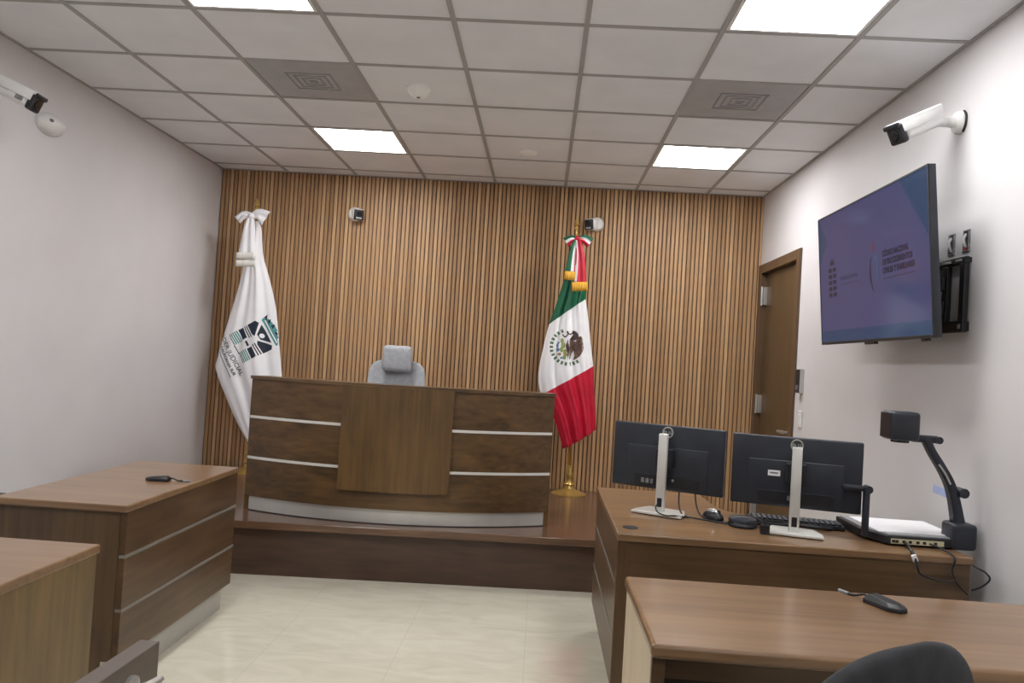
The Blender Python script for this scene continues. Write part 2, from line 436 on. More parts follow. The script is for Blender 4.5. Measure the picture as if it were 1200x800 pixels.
# ------------------------------------------------------------------ cameras and wall fittings
def bullet_camera(label, plate, plate_n, back, front, flip):
    """mount disc on the wall, arm, barrel with sunshield, black face"""
    t = thing('bullet_camera', label, 'security camera', plate, group='white bullet cameras on the long walls')
    P = Vector(plate); nrm = Vector(plate_n)
    b0 = Vector(back)-P; f0 = Vector(front)-P
    bm = bm_new(); add_lathe(bm, [(.052, 0), (.052, .012), (.046, .026), (.03, .032)], 28, frame_to((0, 0, 0), nrm))
    obj('mount_plate', bm, 'white_plastic', t, 35)
    bm = bm_new(); ax = (f0-b0).normalized()
    add_tube(bm, [nrm*.03, nrm*.08, b0+ax*.03+Vector((0, 0, -.015))], [.026, .023, .02], 14)
    obj('arm', bm, 'white_plastic', t, 50)
    L = (f0-b0).length
    M = Matrix.Translation(b0) @ ax.to_track_quat('Y', 'Z').to_matrix().to_4x4()
    def sq(r, w, zoff=0):  # rounded outline in x,z
        return r
    bm = bm_new()
    add_box(bm, -.042, .042, 0, L-.02, -.046, .034, bev=.026, seg=4, M=M)
    body = obj('housing', bm, 'white_plastic', t, 40)
    bm = bm_new()
    add_box(bm, -.047, .047, -.005, L+.004, .030, .046, bev=.008, seg=3, M=M)
    add_box(bm, -.047, -.041, .0, L-.01, -.005, .036, bev=.002, M=M); add_box(bm, .041, .047, .0, L-.01, -.005, .036, bev=.002, M=M)
    obj('sunshield', bm, 'white_plastic', t, 40)
    bm = bm_new()
    add_box(bm, -.044, .044, L-.026, L+.008, -.050, .036, bev=.012, seg=3, M=M)
    add_box(bm, -.046, .046, L, L+.016, .022, .044, bev=.006, seg=2, M=M)
    fc = obj('front_cap', bm, 'black_plastic', t, 40)
    bm = bm_new(); add_lathe(bm, [(.026, 0), (.026, .004), (.02, .006), (.001, .002)], 20, M @ Matrix.Translation((0, L+.006, -.008)) @ Matrix.Rotation(-PI/2, 4, 'X'))
    obj('lens', bm, 'lens_glass', fc, 40)
    s = flip
    bm = bm_new(); add_box(bm, min(s*.041, s*.0438), max(s*.041, s*.0438), L-.085, L-.045, -.028, -.006, M=M); obj('spec_label', bm, 'grey_mark', body)
    bm = bm_new(); add_box(bm, min(s*.041, s*.0434), max(s*.041, s*.0434), .05, .115, -.012, -.006, M=M); obj('lettering', bm, 'pale_frame', body)
    return t
c = bullet_camera('white bullet camera on a round wall mount above the television', (XR, 3.60, 2.60), (-1, 0, 0), (1.70, 3.565, 2.615), (1.495, 3.505, 2.505), 1)
bm = bm_new(); add_tube(bm, [(-.004, -.03, .045), (-.006, -.052, .02), (-.006, -.05, -.02), (-.006, -.03, -.05)], .005, 8); obj('mount_gap_cable', bm, 'black_plastic', c, 60)
bullet_camera('white bullet camera high on the plain wall, cut by the edge of the photo', (XL, 3.80, 2.66), (1, 0, 0), (-2.82, 3.79, 2.64), (-2.60, 3.81, 2.545), 1)

t = thing('wall_siren', 'white oval domed unit on the plain wall just beyond the bullet camera', 'alarm unit', (XL, 4.40, 2.60))
R_ = Matrix.Rotation(math.radians(4), 4, 'X')
bm = bm_new(); add_ellipsoid(bm, (.0, 0, 0), .022, .135, .068, R_, 28, 14)
bmesh.ops.bisect_plane(bm, geom=bm.verts[:]+bm.edges[:]+bm.faces[:], plane_co=(0.001, 0, 0), plane_no=(-1, 0, 0), clear_outer=True)
obj('base', bm, 'pale_frame', t, 60)
bm = bm_new(); add_ellipsoid(bm, (.0, 0, 0), .062, .122, .06, R_, 28, 14)
bmesh.ops.bisect_plane(bm, geom=bm.verts[:]+bm.edges[:]+bm.faces[:], plane_co=(0.001, 0, 0), plane_no=(-1, 0, 0), clear_outer=True)
obj('dome', bm, 'white_plastic', t, 60)
bm = bm_new(); add_ellipsoid(bm, (.045, -.055, .012), .014, .018, .012, R_, 14, 8); obj('indicator', bm, 'grey_mark', t, 60)

def cube_camera(label, loc, yaw):
    t = thing('mini_camera', label, 'security camera', loc, group='small cameras on the slatted wall')
    bm = bm_new(); add_lathe(bm, [(.062, 0), (.062, .02), (.056, .035), (.045, .045)], 28, Matrix.Rotation(PI/2, 4, 'X')); obj('base', bm, 'white_plastic', t, 40)
    M = Matrix.Rotation(yaw, 4, 'Z') @ Matrix.Rotation(math.radians(8), 4, 'X')
    bm = bm_new(); add_box(bm, -.05, .05, -.115, -.035, -.05, .05, bev=.022, seg=4, M=M); h = obj('housing', bm, 'white_plastic', t, 40)
    bm = bm_new(); add_box(bm, -.043, .043, -.124, -.10, -.045, .041, bev=.01, seg=3, M=M); f = obj('front_cap', bm, 'black_plastic', t, 40)
    bm = bm_new(); add_lathe(bm, [(.022, 0), (.022, .003), (.014, .004), (.001, .001)], 18, M @ Matrix.Translation((0, -.123, .006)) @ Matrix.Rotation(PI/2, 4, 'X')); obj('lens', bm, 'lens_glass', f, 40)
    bm = bm_new(); add_box(bm, -.024, .024, -.1265, -.1235, -.036, -.024, M=M); obj('status_strip', bm, 'pale_frame', f)
    return t
cube_camera('small white camera on the slatted wall on the white flag side, above the bench', (-1.707, YB+.004, 2.60), math.radians(28))
cube_camera('small white camera on the slatted wall just above the eagle flag', (.40, YB+.004, 2.625), math.radians(-38))

t = thing('access_reader', 'slim black and silver keypad box on the wall beside the door', 'keypad', (XR, 5.585, 1.385))
bm = bm_new(); add_box(bm, -.03, 0, -.04, .04, -.085, .085, bev=.004); obj('case', bm, 'silver', t)
bm = bm_new(); add_box(bm, -.036, -.028, -.037, .037, -.082, .082, bev=.003); obj('front_plate', bm, 'black_plastic', t)
bm = bm_new(); add_box(bm, -.0375, -.035, -.02, .02, -.06, -.03, bev=.001); obj('reader_window', bm, 'grey_mark', t)
t = thing('light_switch', 'white rocker switch on the wall below the keypad', 'light switch', (XR, 5.57, 1.12))
bm = bm_new(); add_box(bm, -.01, 0, -.036, .036, -.058, .058, bev=.004); obj('plate', bm, 'white_plastic', t)
bm = bm_new(); add_box(bm, -.015, -.008, -.016, .016, -.034, .034, bev=.003); obj('rocker', bm, 'white_plastic', t)
o = None
bm = bm_new(); add_box(bm, -.002, 0, -.065, .065, -.018, .018, bev=.0008, M=Matrix.Rotation(.04, 4, 'X')); o = obj('tape_strip', bm, 'tape_blue'); o.location = (XR+.001, 3.63, .935)
tag(o, 'strip of pale blue tape on the wall behind the document camera arm', 'tape')

for lb, y, g in (('open cable outlet in the wall above the bracket, the one closer to the television', 3.625, 0), ('open cable outlet in the wall above the bracket, the one farther from the television', 3.50, 1)):
    t = thing('cable_outlet', lb, 'cable outlet', (XR, y, 2.048), group='cable outlets above the television bracket')
    bm = bm_new()
    add_box(bm, -.008, 0, -.026, -.018, -.048, .048, bev=.002); add_box(bm, -.008, 0, .018, .026, -.048, .048, bev=.002)
    add_box(bm, -.008, 0, -.018, .018, .042, .048, bev=.002); add_box(bm, -.008, 0, -.018, .018, -.048, -.042, bev=.002)
    obj('rim', bm, 'grey_mark', t)
    bm = bm_new(); add_box(bm, -.004, 0, -.018, .018, -.042, .042); obj('opening', bm, 'black_plastic', t)
    bm = bm_new(); add_tube(bm, [(-.004, .004, .03), (-.016, .0, .01), (-.014, -.004, -.015), (-.004, -.002, -.034)], .006, 8); obj('wire', bm, 'pale_frame', t, 60)
    if g:
        bm = bm_new(); add_box(bm, -.014, -.003, -.008, .008, -.04, -.026, bev=.002); obj('plug', bm, 'red_plug', t)

# ------------------------------------------------------------------ television on its bracket
TY, TZ, TX = 3.955, 1.965, 1.58
tilt = math.radians(4.7)
tv = thing('television', 'large flat television tilted down on the wall bracket, showing a violet slide', 'television', (TX, TY, TZ), (tilt, 0, -PI/2))
hw, hh = .65, .362
bm = bm_new(); add_box(bm, -hw, hw, .002, .032, -hh, hh, bev=.004); add_box(bm, -hw+.12, hw-.12, .03, .062, -hh+.05, hh-.16, bev=.012); obj('back_housing', bm, 'dark_plastic', tv, 40)
bm = bm_new()
add_box(bm, -hw, hw, -.004, .003, -hh, -hh+.014, bev=.001); add_box(bm, -hw, hw, -.004, .003, hh-.008, hh, bev=.001)
add_box(bm, -hw, -hw+.008, -.004, .003, -hh+.014, hh-.008, bev=.001); add_box(bm, hw-.008, hw, -.004, .003, -hh+.014, hh-.008, bev=.001)
obj('bezel', bm, 'black_plastic', tv)
bm = bm_new(); add_box(bm, -.06, .06, .0, .02, -hh-.012, -hh+.002, bev=.003); obj('sensor_foot', bm, 'black_plastic', tv)
bm = bm_new(); add_box(bm, .52, .56, .005, .03, -hh-.012, -hh+.002, bev=.003); obj('sensor_foot', bm, 'black_plastic', tv)
bm = bm_new(); add_box(bm, -hw+.007, hw-.007, -.0015, .0025, -hh+.012, hh-.007); scr = obj('screen', bm, 'screen_violet', tv)
fn = lambda e: (lambda x, z: Vector((x, -.0015-e, z)))
sx0, sx1, sz0, sz1 = -hw+.0075, hw-.0075, -hh+.0125, hh-.0075
bm = bm_new()
add_poly(bm, [(sx0, sz0), (sx1, sz0), (sx1, sz0+.062), (sx0, sz0+.062)], fn(.0004))
add_poly(bm, [(sx1-.26, sz1), (sx1, sz1-.30), (sx1, sz1)], fn(.0004))
add_poly(bm, [(sx0, sz1), (sx0, sz1-.26), (sx0+.12, sz1-.14)], fn(.0004))
obj('slide_corner_shape', bm, 'screen_navy', scr, recalc=False)
bm = bm_new()
for s, x0, z, w, sz in (('CÓDIGO NACIONAL', .185, .036, .27, .036), ('DE PROCEDIMIENTOS', .185, -.004, .30, .036), ('CIVILES Y FAMILIARES', .185, -.044, .32, .036)):
    text_bm(bm, s, sz, lambda x, y, x0=x0, z=z: Vector((x0+x, -.0022, z+y)), bold=.0022, width=w)
obj('slide_title', bm, 'screen_ink', scr, recalc=False)
bm = bm_new()
text_bm(bm, 'PODER JUDICIAL', .026, lambda x, y: Vector((-.34+x, -.0022, -.022+y)), bold=.0006, width=.23)
obj('slide_caption', bm, 'screen_faint', scr, recalc=False)
for a, b, z in ((-.34, -.11, -.048), (.185, .505, -.072)):
    bm = bm_new(); add_poly(bm, [(a, z), (b, z), (b, z+.005), (a, z+.005)], fn(.0007)); obj('slide_line', bm, 'screen_faint', scr, recalc=False)
# small crest on the slide: stacked bars under a spiked arc
bm = bm_new()
for i in range(5):
    z = -.10+i*.034
    add_poly(bm, [(-.51, z), (-.463, z), (-.463, z+.022), (-.51, z+.022)], fn(.0007)); add_poly(bm, [(-.447, z), (-.40, z), (-.40, z+.022), (-.447, z+.022)], fn(.0007))
add_poly(bm, [(-.49, .075), (-.42, .075), (-.44, .11), (-.455, .095), (-.47, .11)], fn(.0007))
obj('slide_crest', bm, 'screen_ink', scr, recalc=False)
# figure mark: curved body, head, bracket
bm = bm_new()
arc = [(.045+.10-.10*math.cos(a), -.02+.13*math.sin(a)) for a in [(-.9+1.5*i/10) for i in range(11)]]
for i in range(10):
    w0 = .004+.012*math.sin(PI*i/10); w1 = .004+.012*math.sin(PI*(i+1)/10)
    add_poly(bm, [(arc[i][0]-w0/2, arc[i][1]), (arc[i][0]+w0/2, arc[i][1]), (arc[i+1][0]+w1/2, arc[i+1][1]), (arc[i+1][0]-w1/2, arc[i+1][1])], fn(.0007))
obj('slide_figure', bm, 'screen_ink', scr, recalc=False)
bm = bm_new()
add_poly(bm, [(.085+.013*math.cos(2*PI*i/14), .10+.022*math.sin(2*PI*i/14)) for i in range(14)], fn(.0007))
obj('slide_figure_head', bm, 'screen_red', scr, recalc=False)
bm = bm_new()
add_poly(bm, [(.12, -.06), (.135, -.06), (.135, .04), (.12, .04)], fn(.0007)); add_poly(bm, [(.10, .04), (.135, .04), (.135, .053), (.10, .053)], fn(.0007))
obj('slide_bracket', bm, 'screen_teal', scr, recalc=False)

m = thing('tv_bracket', 'black swing-arm wall bracket carrying the television', 'wall bracket', (XR, 3.62, 1.81))
bm = bm_new()
add_box(bm, -.03, -.008, -.165, .165, .135, .165, bev=.003); add_box(bm, -.03, -.008, -.165, .165, -.165, -.115, bev=.003)
add_box(bm, -.03, -.008, -.165, -.125, -.115, .135, bev=.003); add_box(bm, -.03, -.008, .125, .165, -.115, .135, bev=.003)
add_box(bm, -.03, -.008, -.02, .02, -.115, .135, bev=.003)
add_box(bm, -.012, 0, -.165, .165, .14, .16); add_box(bm, -.012, 0, -.165, .165, -.16, -.12)
obj('wall_plate', bm, 'black_plastic', m)
bm = bm_new(); add_box(bm, -.033, -.028, -.14, -.09, .145, .155, bev=.001); obj('slot', bm, 'silver', m)
bm = bm_new(); add_box(bm, -.033, -.028, -.05, .05, .145, .155, bev=.001); obj('slot', bm, 'silver', m)
bm = bm_new(); add_box(bm, -.033, -.028, -.15, -.13, -.15, -.13, bev=.001); obj('bolt', bm, 'silver', m)
for z in (.06, -.05):
    bm = bm_new()
    add_tube(bm, [(-.03, .02, z), (-.10, .16, z), (-.15, .30, z)], .02, smooth=False, section=[(.5, -1), (.5, 1), (-.5, 1), (-.5, -1)])
    add_lathe(bm, [(.022, z-.03), (.022, z+.03)], 16, Matrix.Translation((-.03, .02, 0)))
    obj('arm', bm, 'black_plastic', m)
bm = bm_new()
Mt = Matrix.Translation((TX-XR, TY-3.62, TZ-1.81)) @ Matrix.Rotation(-PI/2, 4, 'Z') @ Matrix.Rotation(tilt, 4, 'X')
add_box(bm, -.2, .2, .058, .085, -.2, .14, bev=.004, M=Mt); obj('tv_plate', bm, 'black_plastic', m)

# ------------------------------------------------------------------ dais
ZD = .33
dy = lambda x: 4.785+.068*(x+1.784)          # riser line
dm = thing('dais', 'dark brown wooden platform under the bench and flags', 'platform', (-1.1, 5.8, 0))
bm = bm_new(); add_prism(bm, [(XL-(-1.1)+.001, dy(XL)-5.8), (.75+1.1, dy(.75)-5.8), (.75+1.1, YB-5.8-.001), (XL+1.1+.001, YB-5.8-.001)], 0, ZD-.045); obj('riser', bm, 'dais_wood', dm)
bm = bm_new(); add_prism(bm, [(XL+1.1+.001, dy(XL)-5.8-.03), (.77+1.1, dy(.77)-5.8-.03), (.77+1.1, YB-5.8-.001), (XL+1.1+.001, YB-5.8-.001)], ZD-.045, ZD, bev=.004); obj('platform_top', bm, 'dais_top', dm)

# ------------------------------------------------------------------ judge's bench, bowed front
A = Vector((-1.885, 5.085)); B = Vector((.10, 5.215)); sag = .235
ch = (B-A).length; rad = (ch*ch/4+sag*sag)/(2*sag)
ux = (B-A)/ch; nrm2 = Vector((-ux.y, ux.x))            # nrm2 points to the back of the bench
cen = (A+B)/2+nrm2*(rad-sag)
half = math.asin(ch/2/rad)
BM = Vector(((A.x+B.x)/2, (A.y+B.y)/2+.3))
def arc_pt(t, off=0.):
    a = -half+2*half*t; r = rad+off
    p = cen+ux*(math.sin(a)*r)-nrm2*(math.cos(a)*r)
    return p-BM
def arc_slab(bm, t0, t1, z0, z1, o0, o1, n=24):
    out = [arc_pt(t0+(t1-t0)*i/n, o1) for i in range(n+1)]; inn = [arc_pt(t0+(t1-t0)*i/n, o0) for i in range(n+1)]
    return add_prism(bm, [tuple(p) for p in out]+[tuple(p) for p in reversed(inn)], z0, z1)
be = thing('judges_bench', 'large bowed wooden bench with silver lines standing on the dais', 'bench', (BM.x, BM.y, ZD))
tz = lambda z: z-ZD
tL, tR = .328, .664
bm = bm_new(); arc_slab(bm, .006, .994, 0.006, tz(.425), -.05, -.015); obj('kick_plate', bm, 'brushed_steel', be, 30)
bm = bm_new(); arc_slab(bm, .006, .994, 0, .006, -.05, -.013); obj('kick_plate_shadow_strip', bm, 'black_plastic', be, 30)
for z0, z1 in ((.425, .6655), (.6825, .9295), (.9465, 1.185)):
    bm = bm_new(); arc_slab(bm, 0, 1, tz(z0), tz(z1), -.035, 0); obj('front_panel', bm, 'bench_wood', be, 30)
for z in (.674, .938):
    for t0, t1 in ((.004, tL), (tR, .996)):
        bm = bm_new(); arc_slab(bm, t0, t1, tz(z-.0085), tz(z+.0085), -.03, .005); obj('metal_strip', bm, 'bright_metal', be, 30)
    bm = bm_new(); arc_slab(bm, tL, tR, tz(z-.0105), tz(z+.0105), -.03, -.002); obj('filler_strip', bm, 'bench_wood', be, 30)
bm = bm_new(); arc_slab(bm, tL, tR, tz(.535), tz(1.19), .001, .026); obj('centre_panel', bm, 'bench_upright', be, 30)
bm = bm_new(); arc_slab(bm, -.002, 1.002, tz(1.185), tz(1.205), -.14, .012); obj('top_cap', bm, 'desk_wood', be, 30)
Rot2 = Matrix(((ux.x, nrm2.x, 0, 0), (ux.y, nrm2.y, 0, 0), (0, 0, 1, 0), (0, 0, 0, 1)))
a0 = arc_pt(0); a1 = arc_pt(1)
for p, s in ((a0, 1), (a1, -1)):
    bm = bm_new(); M = Matrix.Translation((p.x, p.y, 0)) @ Rot2
    add_box(bm, 0 if s > 0 else -.03, .03 if s > 0 else 0, .0, .55, .0, tz(1.185), M=M); obj('side_panel', bm, 'bench_upright', be)
bm = bm_new()
wk = [arc_pt(.02+.96*i/24, -.036) for i in range(25)]; q1 = a1+nrm2*.62-ux*.035; q0 = a0+nrm2*.62+ux*.035
add_prism(bm, [tuple(p) for p in wk]+[tuple(q1), tuple(q0)], tz(1.04), tz(1.07)); obj('work_surface', bm, 'desk_top', be)

# ------------------------------------------------------------------ office chairs
def office_chair(name, label, loc, yaw, fabric, frame, headrest, group=None):
    """front of the chair is local -y; base on local z=0"""
    t = thing(name, label, 'chair', loc, (0, 0, yaw), group)
    bm = bm_new()
    for i in range(5):
        a = 2*PI*i/5+.3; c_, s_ = math.cos(a), math.sin(a)
        add_tube(bm, [(0, 0, .11), (c_*.16, s_*.16, .10), (c_*.30, s_*.30, .075)], [.03, .024, .016], 10)
    add_lathe(bm, [(.036, .08), (.036, .14), (.022, .15), (.022, .40)], 16); obj('star_base', bm, frame, t, 50)
    for i in range(5):
        a = 2*PI*i/5+.3
        bm = bm_new(); M = Matrix.Translation((math.cos(a)*.30, math.sin(a)*.30, .03)) @ Matrix.Rotation(a, 4, 'Z') @ Matrix.Rotation(PI/2, 4, 'Y')
        add_lathe(bm, [(.02, -.024), (.03, -.018), (.03, .018), (.02, .024)], 16, M); add_lathe(bm, [(.008, .03), (.008, .075)], 8, Matrix.Translation((math.cos(a)*.30, math.sin(a)*.30, 0)))
        obj('caster', bm, 'black_plastic', t, 50)
    bm = bm_new(); add_box(bm, -.24, .24, -.26, .22, .43, .51, bev=.035, seg=4); add_box(bm, -.12, .12, -.12, .12, .39, .44, bev=.01); obj('seat', bm, fabric, t, 50)
    # curved back: rounded outline swept over a shallow bow
    bm = bm_new(); nx, nz = 28, 40; z0, z1 = (.54, 1.03)
    if headrest: z0, z1 = .52, 1.03
    grid = [[], []]
    for side in (0, 1):
        for j in range(nz+1):
            v = .5-.5*math.cos(PI*j/nz); row = []
            for i in range(nx+1):
                u = -1+2*i/nx
                e = 2*v-1
                k = (1-abs(e)**7.)**(1/2.6) if headrest else (1-abs(e)**2.8)**(1/2.2)
                wd = (.245 if not headrest else .245)*(.0001+k)*(1-.10*v*(1 if headrest else 0))
                x = u*wd; z = z0+(z1-z0)*v
                y = .24+.06*v+.06*v*v-(.055 if headrest else .018)*(u*u)*k+.03*math.sin(PI*v)
                th = .024*max(.03, (1-abs(u)**4)**.5)*max(.03, (1-abs(e)**6)**.5)
                row.append(bm.verts.new((x, y+(th if side else -th), z)))
            grid[side].append(row)
    for side in (0, 1):
        g = grid[side]
        for j in range(nz):
            for i in range(nx): bm.faces.new((g[j][i], g[j][i+1], g[j+1][i+1], g[j+1][i]))
    a, b_ = grid
    for j in range(nz):
        for i in (0, nx): bm.faces.new((a[j][i], a[j+1][i], b_[j+1][i], b_[j][i]))
    for i in range(nx):
        for j in (0, nz): bm.faces.new((a[j][i], a[j][i+1], b_[j][i+1], b_[j][i]))
    obj('backrest', bm, fabric, t, 70)
    bm = bm_new(); add_tube(bm, [(0, .10, .41), (0, .27, .46), (0, .335, .62), (0, .36, .80)], [.03, .03, .024, .018], 10); obj('back_support', bm, frame, t, 50)
    if headrest:
        bm = bm_new(); add_box(bm, -.118, .118, .232, .305, .93, 1.14, bev=.036, seg=5)
        for v in bm.verts: v.co.y -= -.25*v.co.x*v.co.x*-4
        obj('headrest', bm, 'grey_fabric', t, 60)
        bm = bm_new(); add_box(bm, -.05, .05, .30, .40, 1.0, 1.08, bev=.01); obj('headrest_bracket', bm, frame, t)
    for s in (-1, 1):
        bm = bm_new()
        add_tube(bm, [(s*.20, .05, .44), (s*.27, .05, .46), (s*.285, .04, .54), (s*.285, .02, .64)], .017, 10)
        arm = obj('armrest', bm, frame, t, 50)
        bm = bm_new(); add_box(bm, s*.285-.04, s*.285+.04, -.13, .14, .638, .668, bev=.012, seg=3); obj('arm_pad', bm, 'black_plastic' if not headrest else frame, arm, 50)
    return t
office_chair('judge_chair', 'light grey high-back office chair with headrest behind the bench', (-1.135, 5.98, ZD), math.radians(4), 'grey_fabric', 'pale_frame', True)
ca = office_chair('office_chair', 'black round-backed office chair at the front desk, cut by the bottom edge of the photo', (.358, 1.462, 0), math.radians(212), 'charcoal_fabric', 'black_plastic', False, 'black office chairs')

# ------------------------------------------------------------------ desks
def strip_face(bm_list): pass
# banded desk on the white-flag side: front faces the aisle (+x)
t = thing('counsel_desk', 'dark wooden desk with two silver lines and a metal kick plate, below the white flag', 'desk', (-1.57, 3.0, 0))
L1, D1 = 1.13, .54
for z0, z1 in ((.14, .333), (.345, .542), (.554, .722)):
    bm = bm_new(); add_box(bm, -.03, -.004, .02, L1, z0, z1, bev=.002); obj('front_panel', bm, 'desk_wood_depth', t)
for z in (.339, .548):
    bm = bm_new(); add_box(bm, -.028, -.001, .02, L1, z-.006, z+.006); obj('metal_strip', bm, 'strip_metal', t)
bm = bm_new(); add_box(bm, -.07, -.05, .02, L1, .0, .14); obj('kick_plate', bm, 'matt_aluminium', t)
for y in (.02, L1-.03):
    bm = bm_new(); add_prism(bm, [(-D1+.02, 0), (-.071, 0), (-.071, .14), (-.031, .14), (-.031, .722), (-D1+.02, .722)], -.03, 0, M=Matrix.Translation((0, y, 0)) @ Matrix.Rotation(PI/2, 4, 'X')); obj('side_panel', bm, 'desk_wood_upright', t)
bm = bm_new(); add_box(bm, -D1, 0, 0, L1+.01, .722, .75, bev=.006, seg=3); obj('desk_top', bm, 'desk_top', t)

# plain desk in the near corner on the same side
t = thing('corner_desk', 'wooden desk with an olive-brown side panel, next to the swing gate', 'desk', (-1.345, 2.43, 0))
bm = bm_new(); add_box(bm, -.028, -.004, -1.28, -.01, .09, .722, bev=.002); obj('front_panel', bm, 'olive_veneer', t)
bm = bm_new(); add_box(bm, -.07, -.05, -1.28, -.02, 0, .09); obj('kick_plate', bm, 'matt_aluminium', t)
for y in (-1.29, -.04):
    bm = bm_new(); add_box(bm, -.56, -.029, y, y+.03, 0, .722, bev=.002); obj('side_panel', bm, 'desk_wood_upright', t)
bm = bm_new(); add_box(bm, -.60, 0, -1.30, 0, .722, .75, bev=.005, seg=3); obj('desk_top', bm, 'desk_top', t)

# L-shaped clerk's desk under the television
t = thing('clerks_desk', 'L-shaped wooden desk carrying the monitors and document camera, under the television', 'desk', (.337, 3.13, 0))
def rc(cx, cy, r, a0, a1, n=8): return [(cx+r*math.cos(a0+(a1-a0)*i/n), cy+r*math.sin(a0+(a1-a0)*i/n)) for i in range(n+1)]
XE = 1.375
top = [(0, 0), (XE, 0), (XE, .57)]+[(.78, .57)]+rc(.78, .80, .23, -PI/2, -PI, 8)[1:]+[(.55, 1.16), (0, 1.16)]
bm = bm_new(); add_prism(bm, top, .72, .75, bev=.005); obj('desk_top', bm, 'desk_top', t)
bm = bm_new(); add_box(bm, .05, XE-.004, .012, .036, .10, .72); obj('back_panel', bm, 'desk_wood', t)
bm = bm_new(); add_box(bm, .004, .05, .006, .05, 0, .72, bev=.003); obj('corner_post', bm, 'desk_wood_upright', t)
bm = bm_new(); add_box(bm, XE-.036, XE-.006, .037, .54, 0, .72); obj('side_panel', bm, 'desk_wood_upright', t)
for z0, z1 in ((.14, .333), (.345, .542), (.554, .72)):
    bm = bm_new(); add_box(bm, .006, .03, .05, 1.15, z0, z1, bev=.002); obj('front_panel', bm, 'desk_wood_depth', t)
for z in (.339, .548):
    bm = bm_new(); add_box(bm, .003, .028, .05, 1.15, z-.006, z+.006); obj('metal_strip', bm, 'strip_metal', t)
bm = bm_new(); add_box(bm, .06, .08, .05, 1.15, 0, .14); obj('kick_plate', bm, 'matt_aluminium', t)
bm = bm_new(); add_prism(bm, [(.53, 0), (.53, .72), (.031, .72), (.031, .14), (.081, .14), (.081, 0)], -.03, 0, M=Matrix.Translation((0, 1.12, 0)) @ Matrix.Rotation(PI/2, 4, 'X')); obj('end_panel', bm, 'desk_wood_upright', t)
bm = bm_new(); add_lathe(bm, [(.032, .749), (.032, .7525), (.022, .7535), (.001, .7535)], 22, Matrix.Translation((.065, .13, 0))); obj('cable_grommet', bm, 'black_plastic', t, 40)

# open desk nearest the viewer
t = thing('front_desk', 'open-fronted wooden desk with a pale end panel, black chair at it', 'desk', (.30, 1.895, 0))
XE2 = 1.43
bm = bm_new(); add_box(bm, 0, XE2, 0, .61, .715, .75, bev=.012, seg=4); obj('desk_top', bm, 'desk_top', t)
bm = bm_new(); add_box(bm, .006, .034, .03, .58, 0, .715); obj('end_panel', bm, ['light_laminate'], t)
bm = bm_new(); add_box(bm, .004, .036, .012, .03, 0, .715, bev=.002); obj('panel_edging', bm, 'desk_wood_upright', t)
bm = bm_new(); add_box(bm, XE2-.034, XE2-.006, .012, .58, 0, .715); obj('side_panel', bm, 'desk_wood_upright', t)
bm = bm_new(); add_box(bm, .036, XE2-.036, .05, .075, .655, .715); obj('apron_rail', bm, 'desk_wood', t)
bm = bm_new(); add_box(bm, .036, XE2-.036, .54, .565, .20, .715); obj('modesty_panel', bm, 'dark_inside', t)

# ------------------------------------------------------------------ swing gate in the near corner
t = thing('swing_gate', 'thin dark wooden gate standing open in the aisle, chrome lever on its face', 'gate', (-.77, .72, 0), (0, 0, math.radians(-1.5)))
bm = bm_new(); add_box(bm, -.02, .02, .05, .84, .12, .80, bev=.002); gp = obj('panel', bm, 'gate_wood', t)
bm = bm_new(); add_box(bm, -.03, .03, -.03, .035, 0, .84, bev=.004); obj('hinge_post', bm, 'gate_wood', t)
for z in (.25, .66):
    bm = bm_new(); add_lathe(bm, [(.009, z-.04), (.009, z+.04)], 12, Matrix.Translation((.028, .044, 0))); add_box(bm, .0185, .0235, .035, .09, z-.035, z+.035); obj('hinge', bm, 'chrome', t, 40)
bm = bm_new()
add_lathe(bm, [(.024, 0), (.024, .008), (.011, .012), (.010, .034)], 20, Matrix.Translation((.02, .735, .748)) @ Matrix.Rotation(PI/2, 4, 'Y'))
add_tube(bm, [(.042, .735, .748), (.046, .75, .747), (.046, .80, .742)], [.011, .010, .008], 10)
obj('lever_handle', bm, 'silver', t, 40)

# more black chairs just entering the photo
dup(ca, (-2.50, 3.165, 0), (0, 0, math.radians(90)), 'black office chair behind the banded desk, only an armrest tip showing', 'black office chairs')

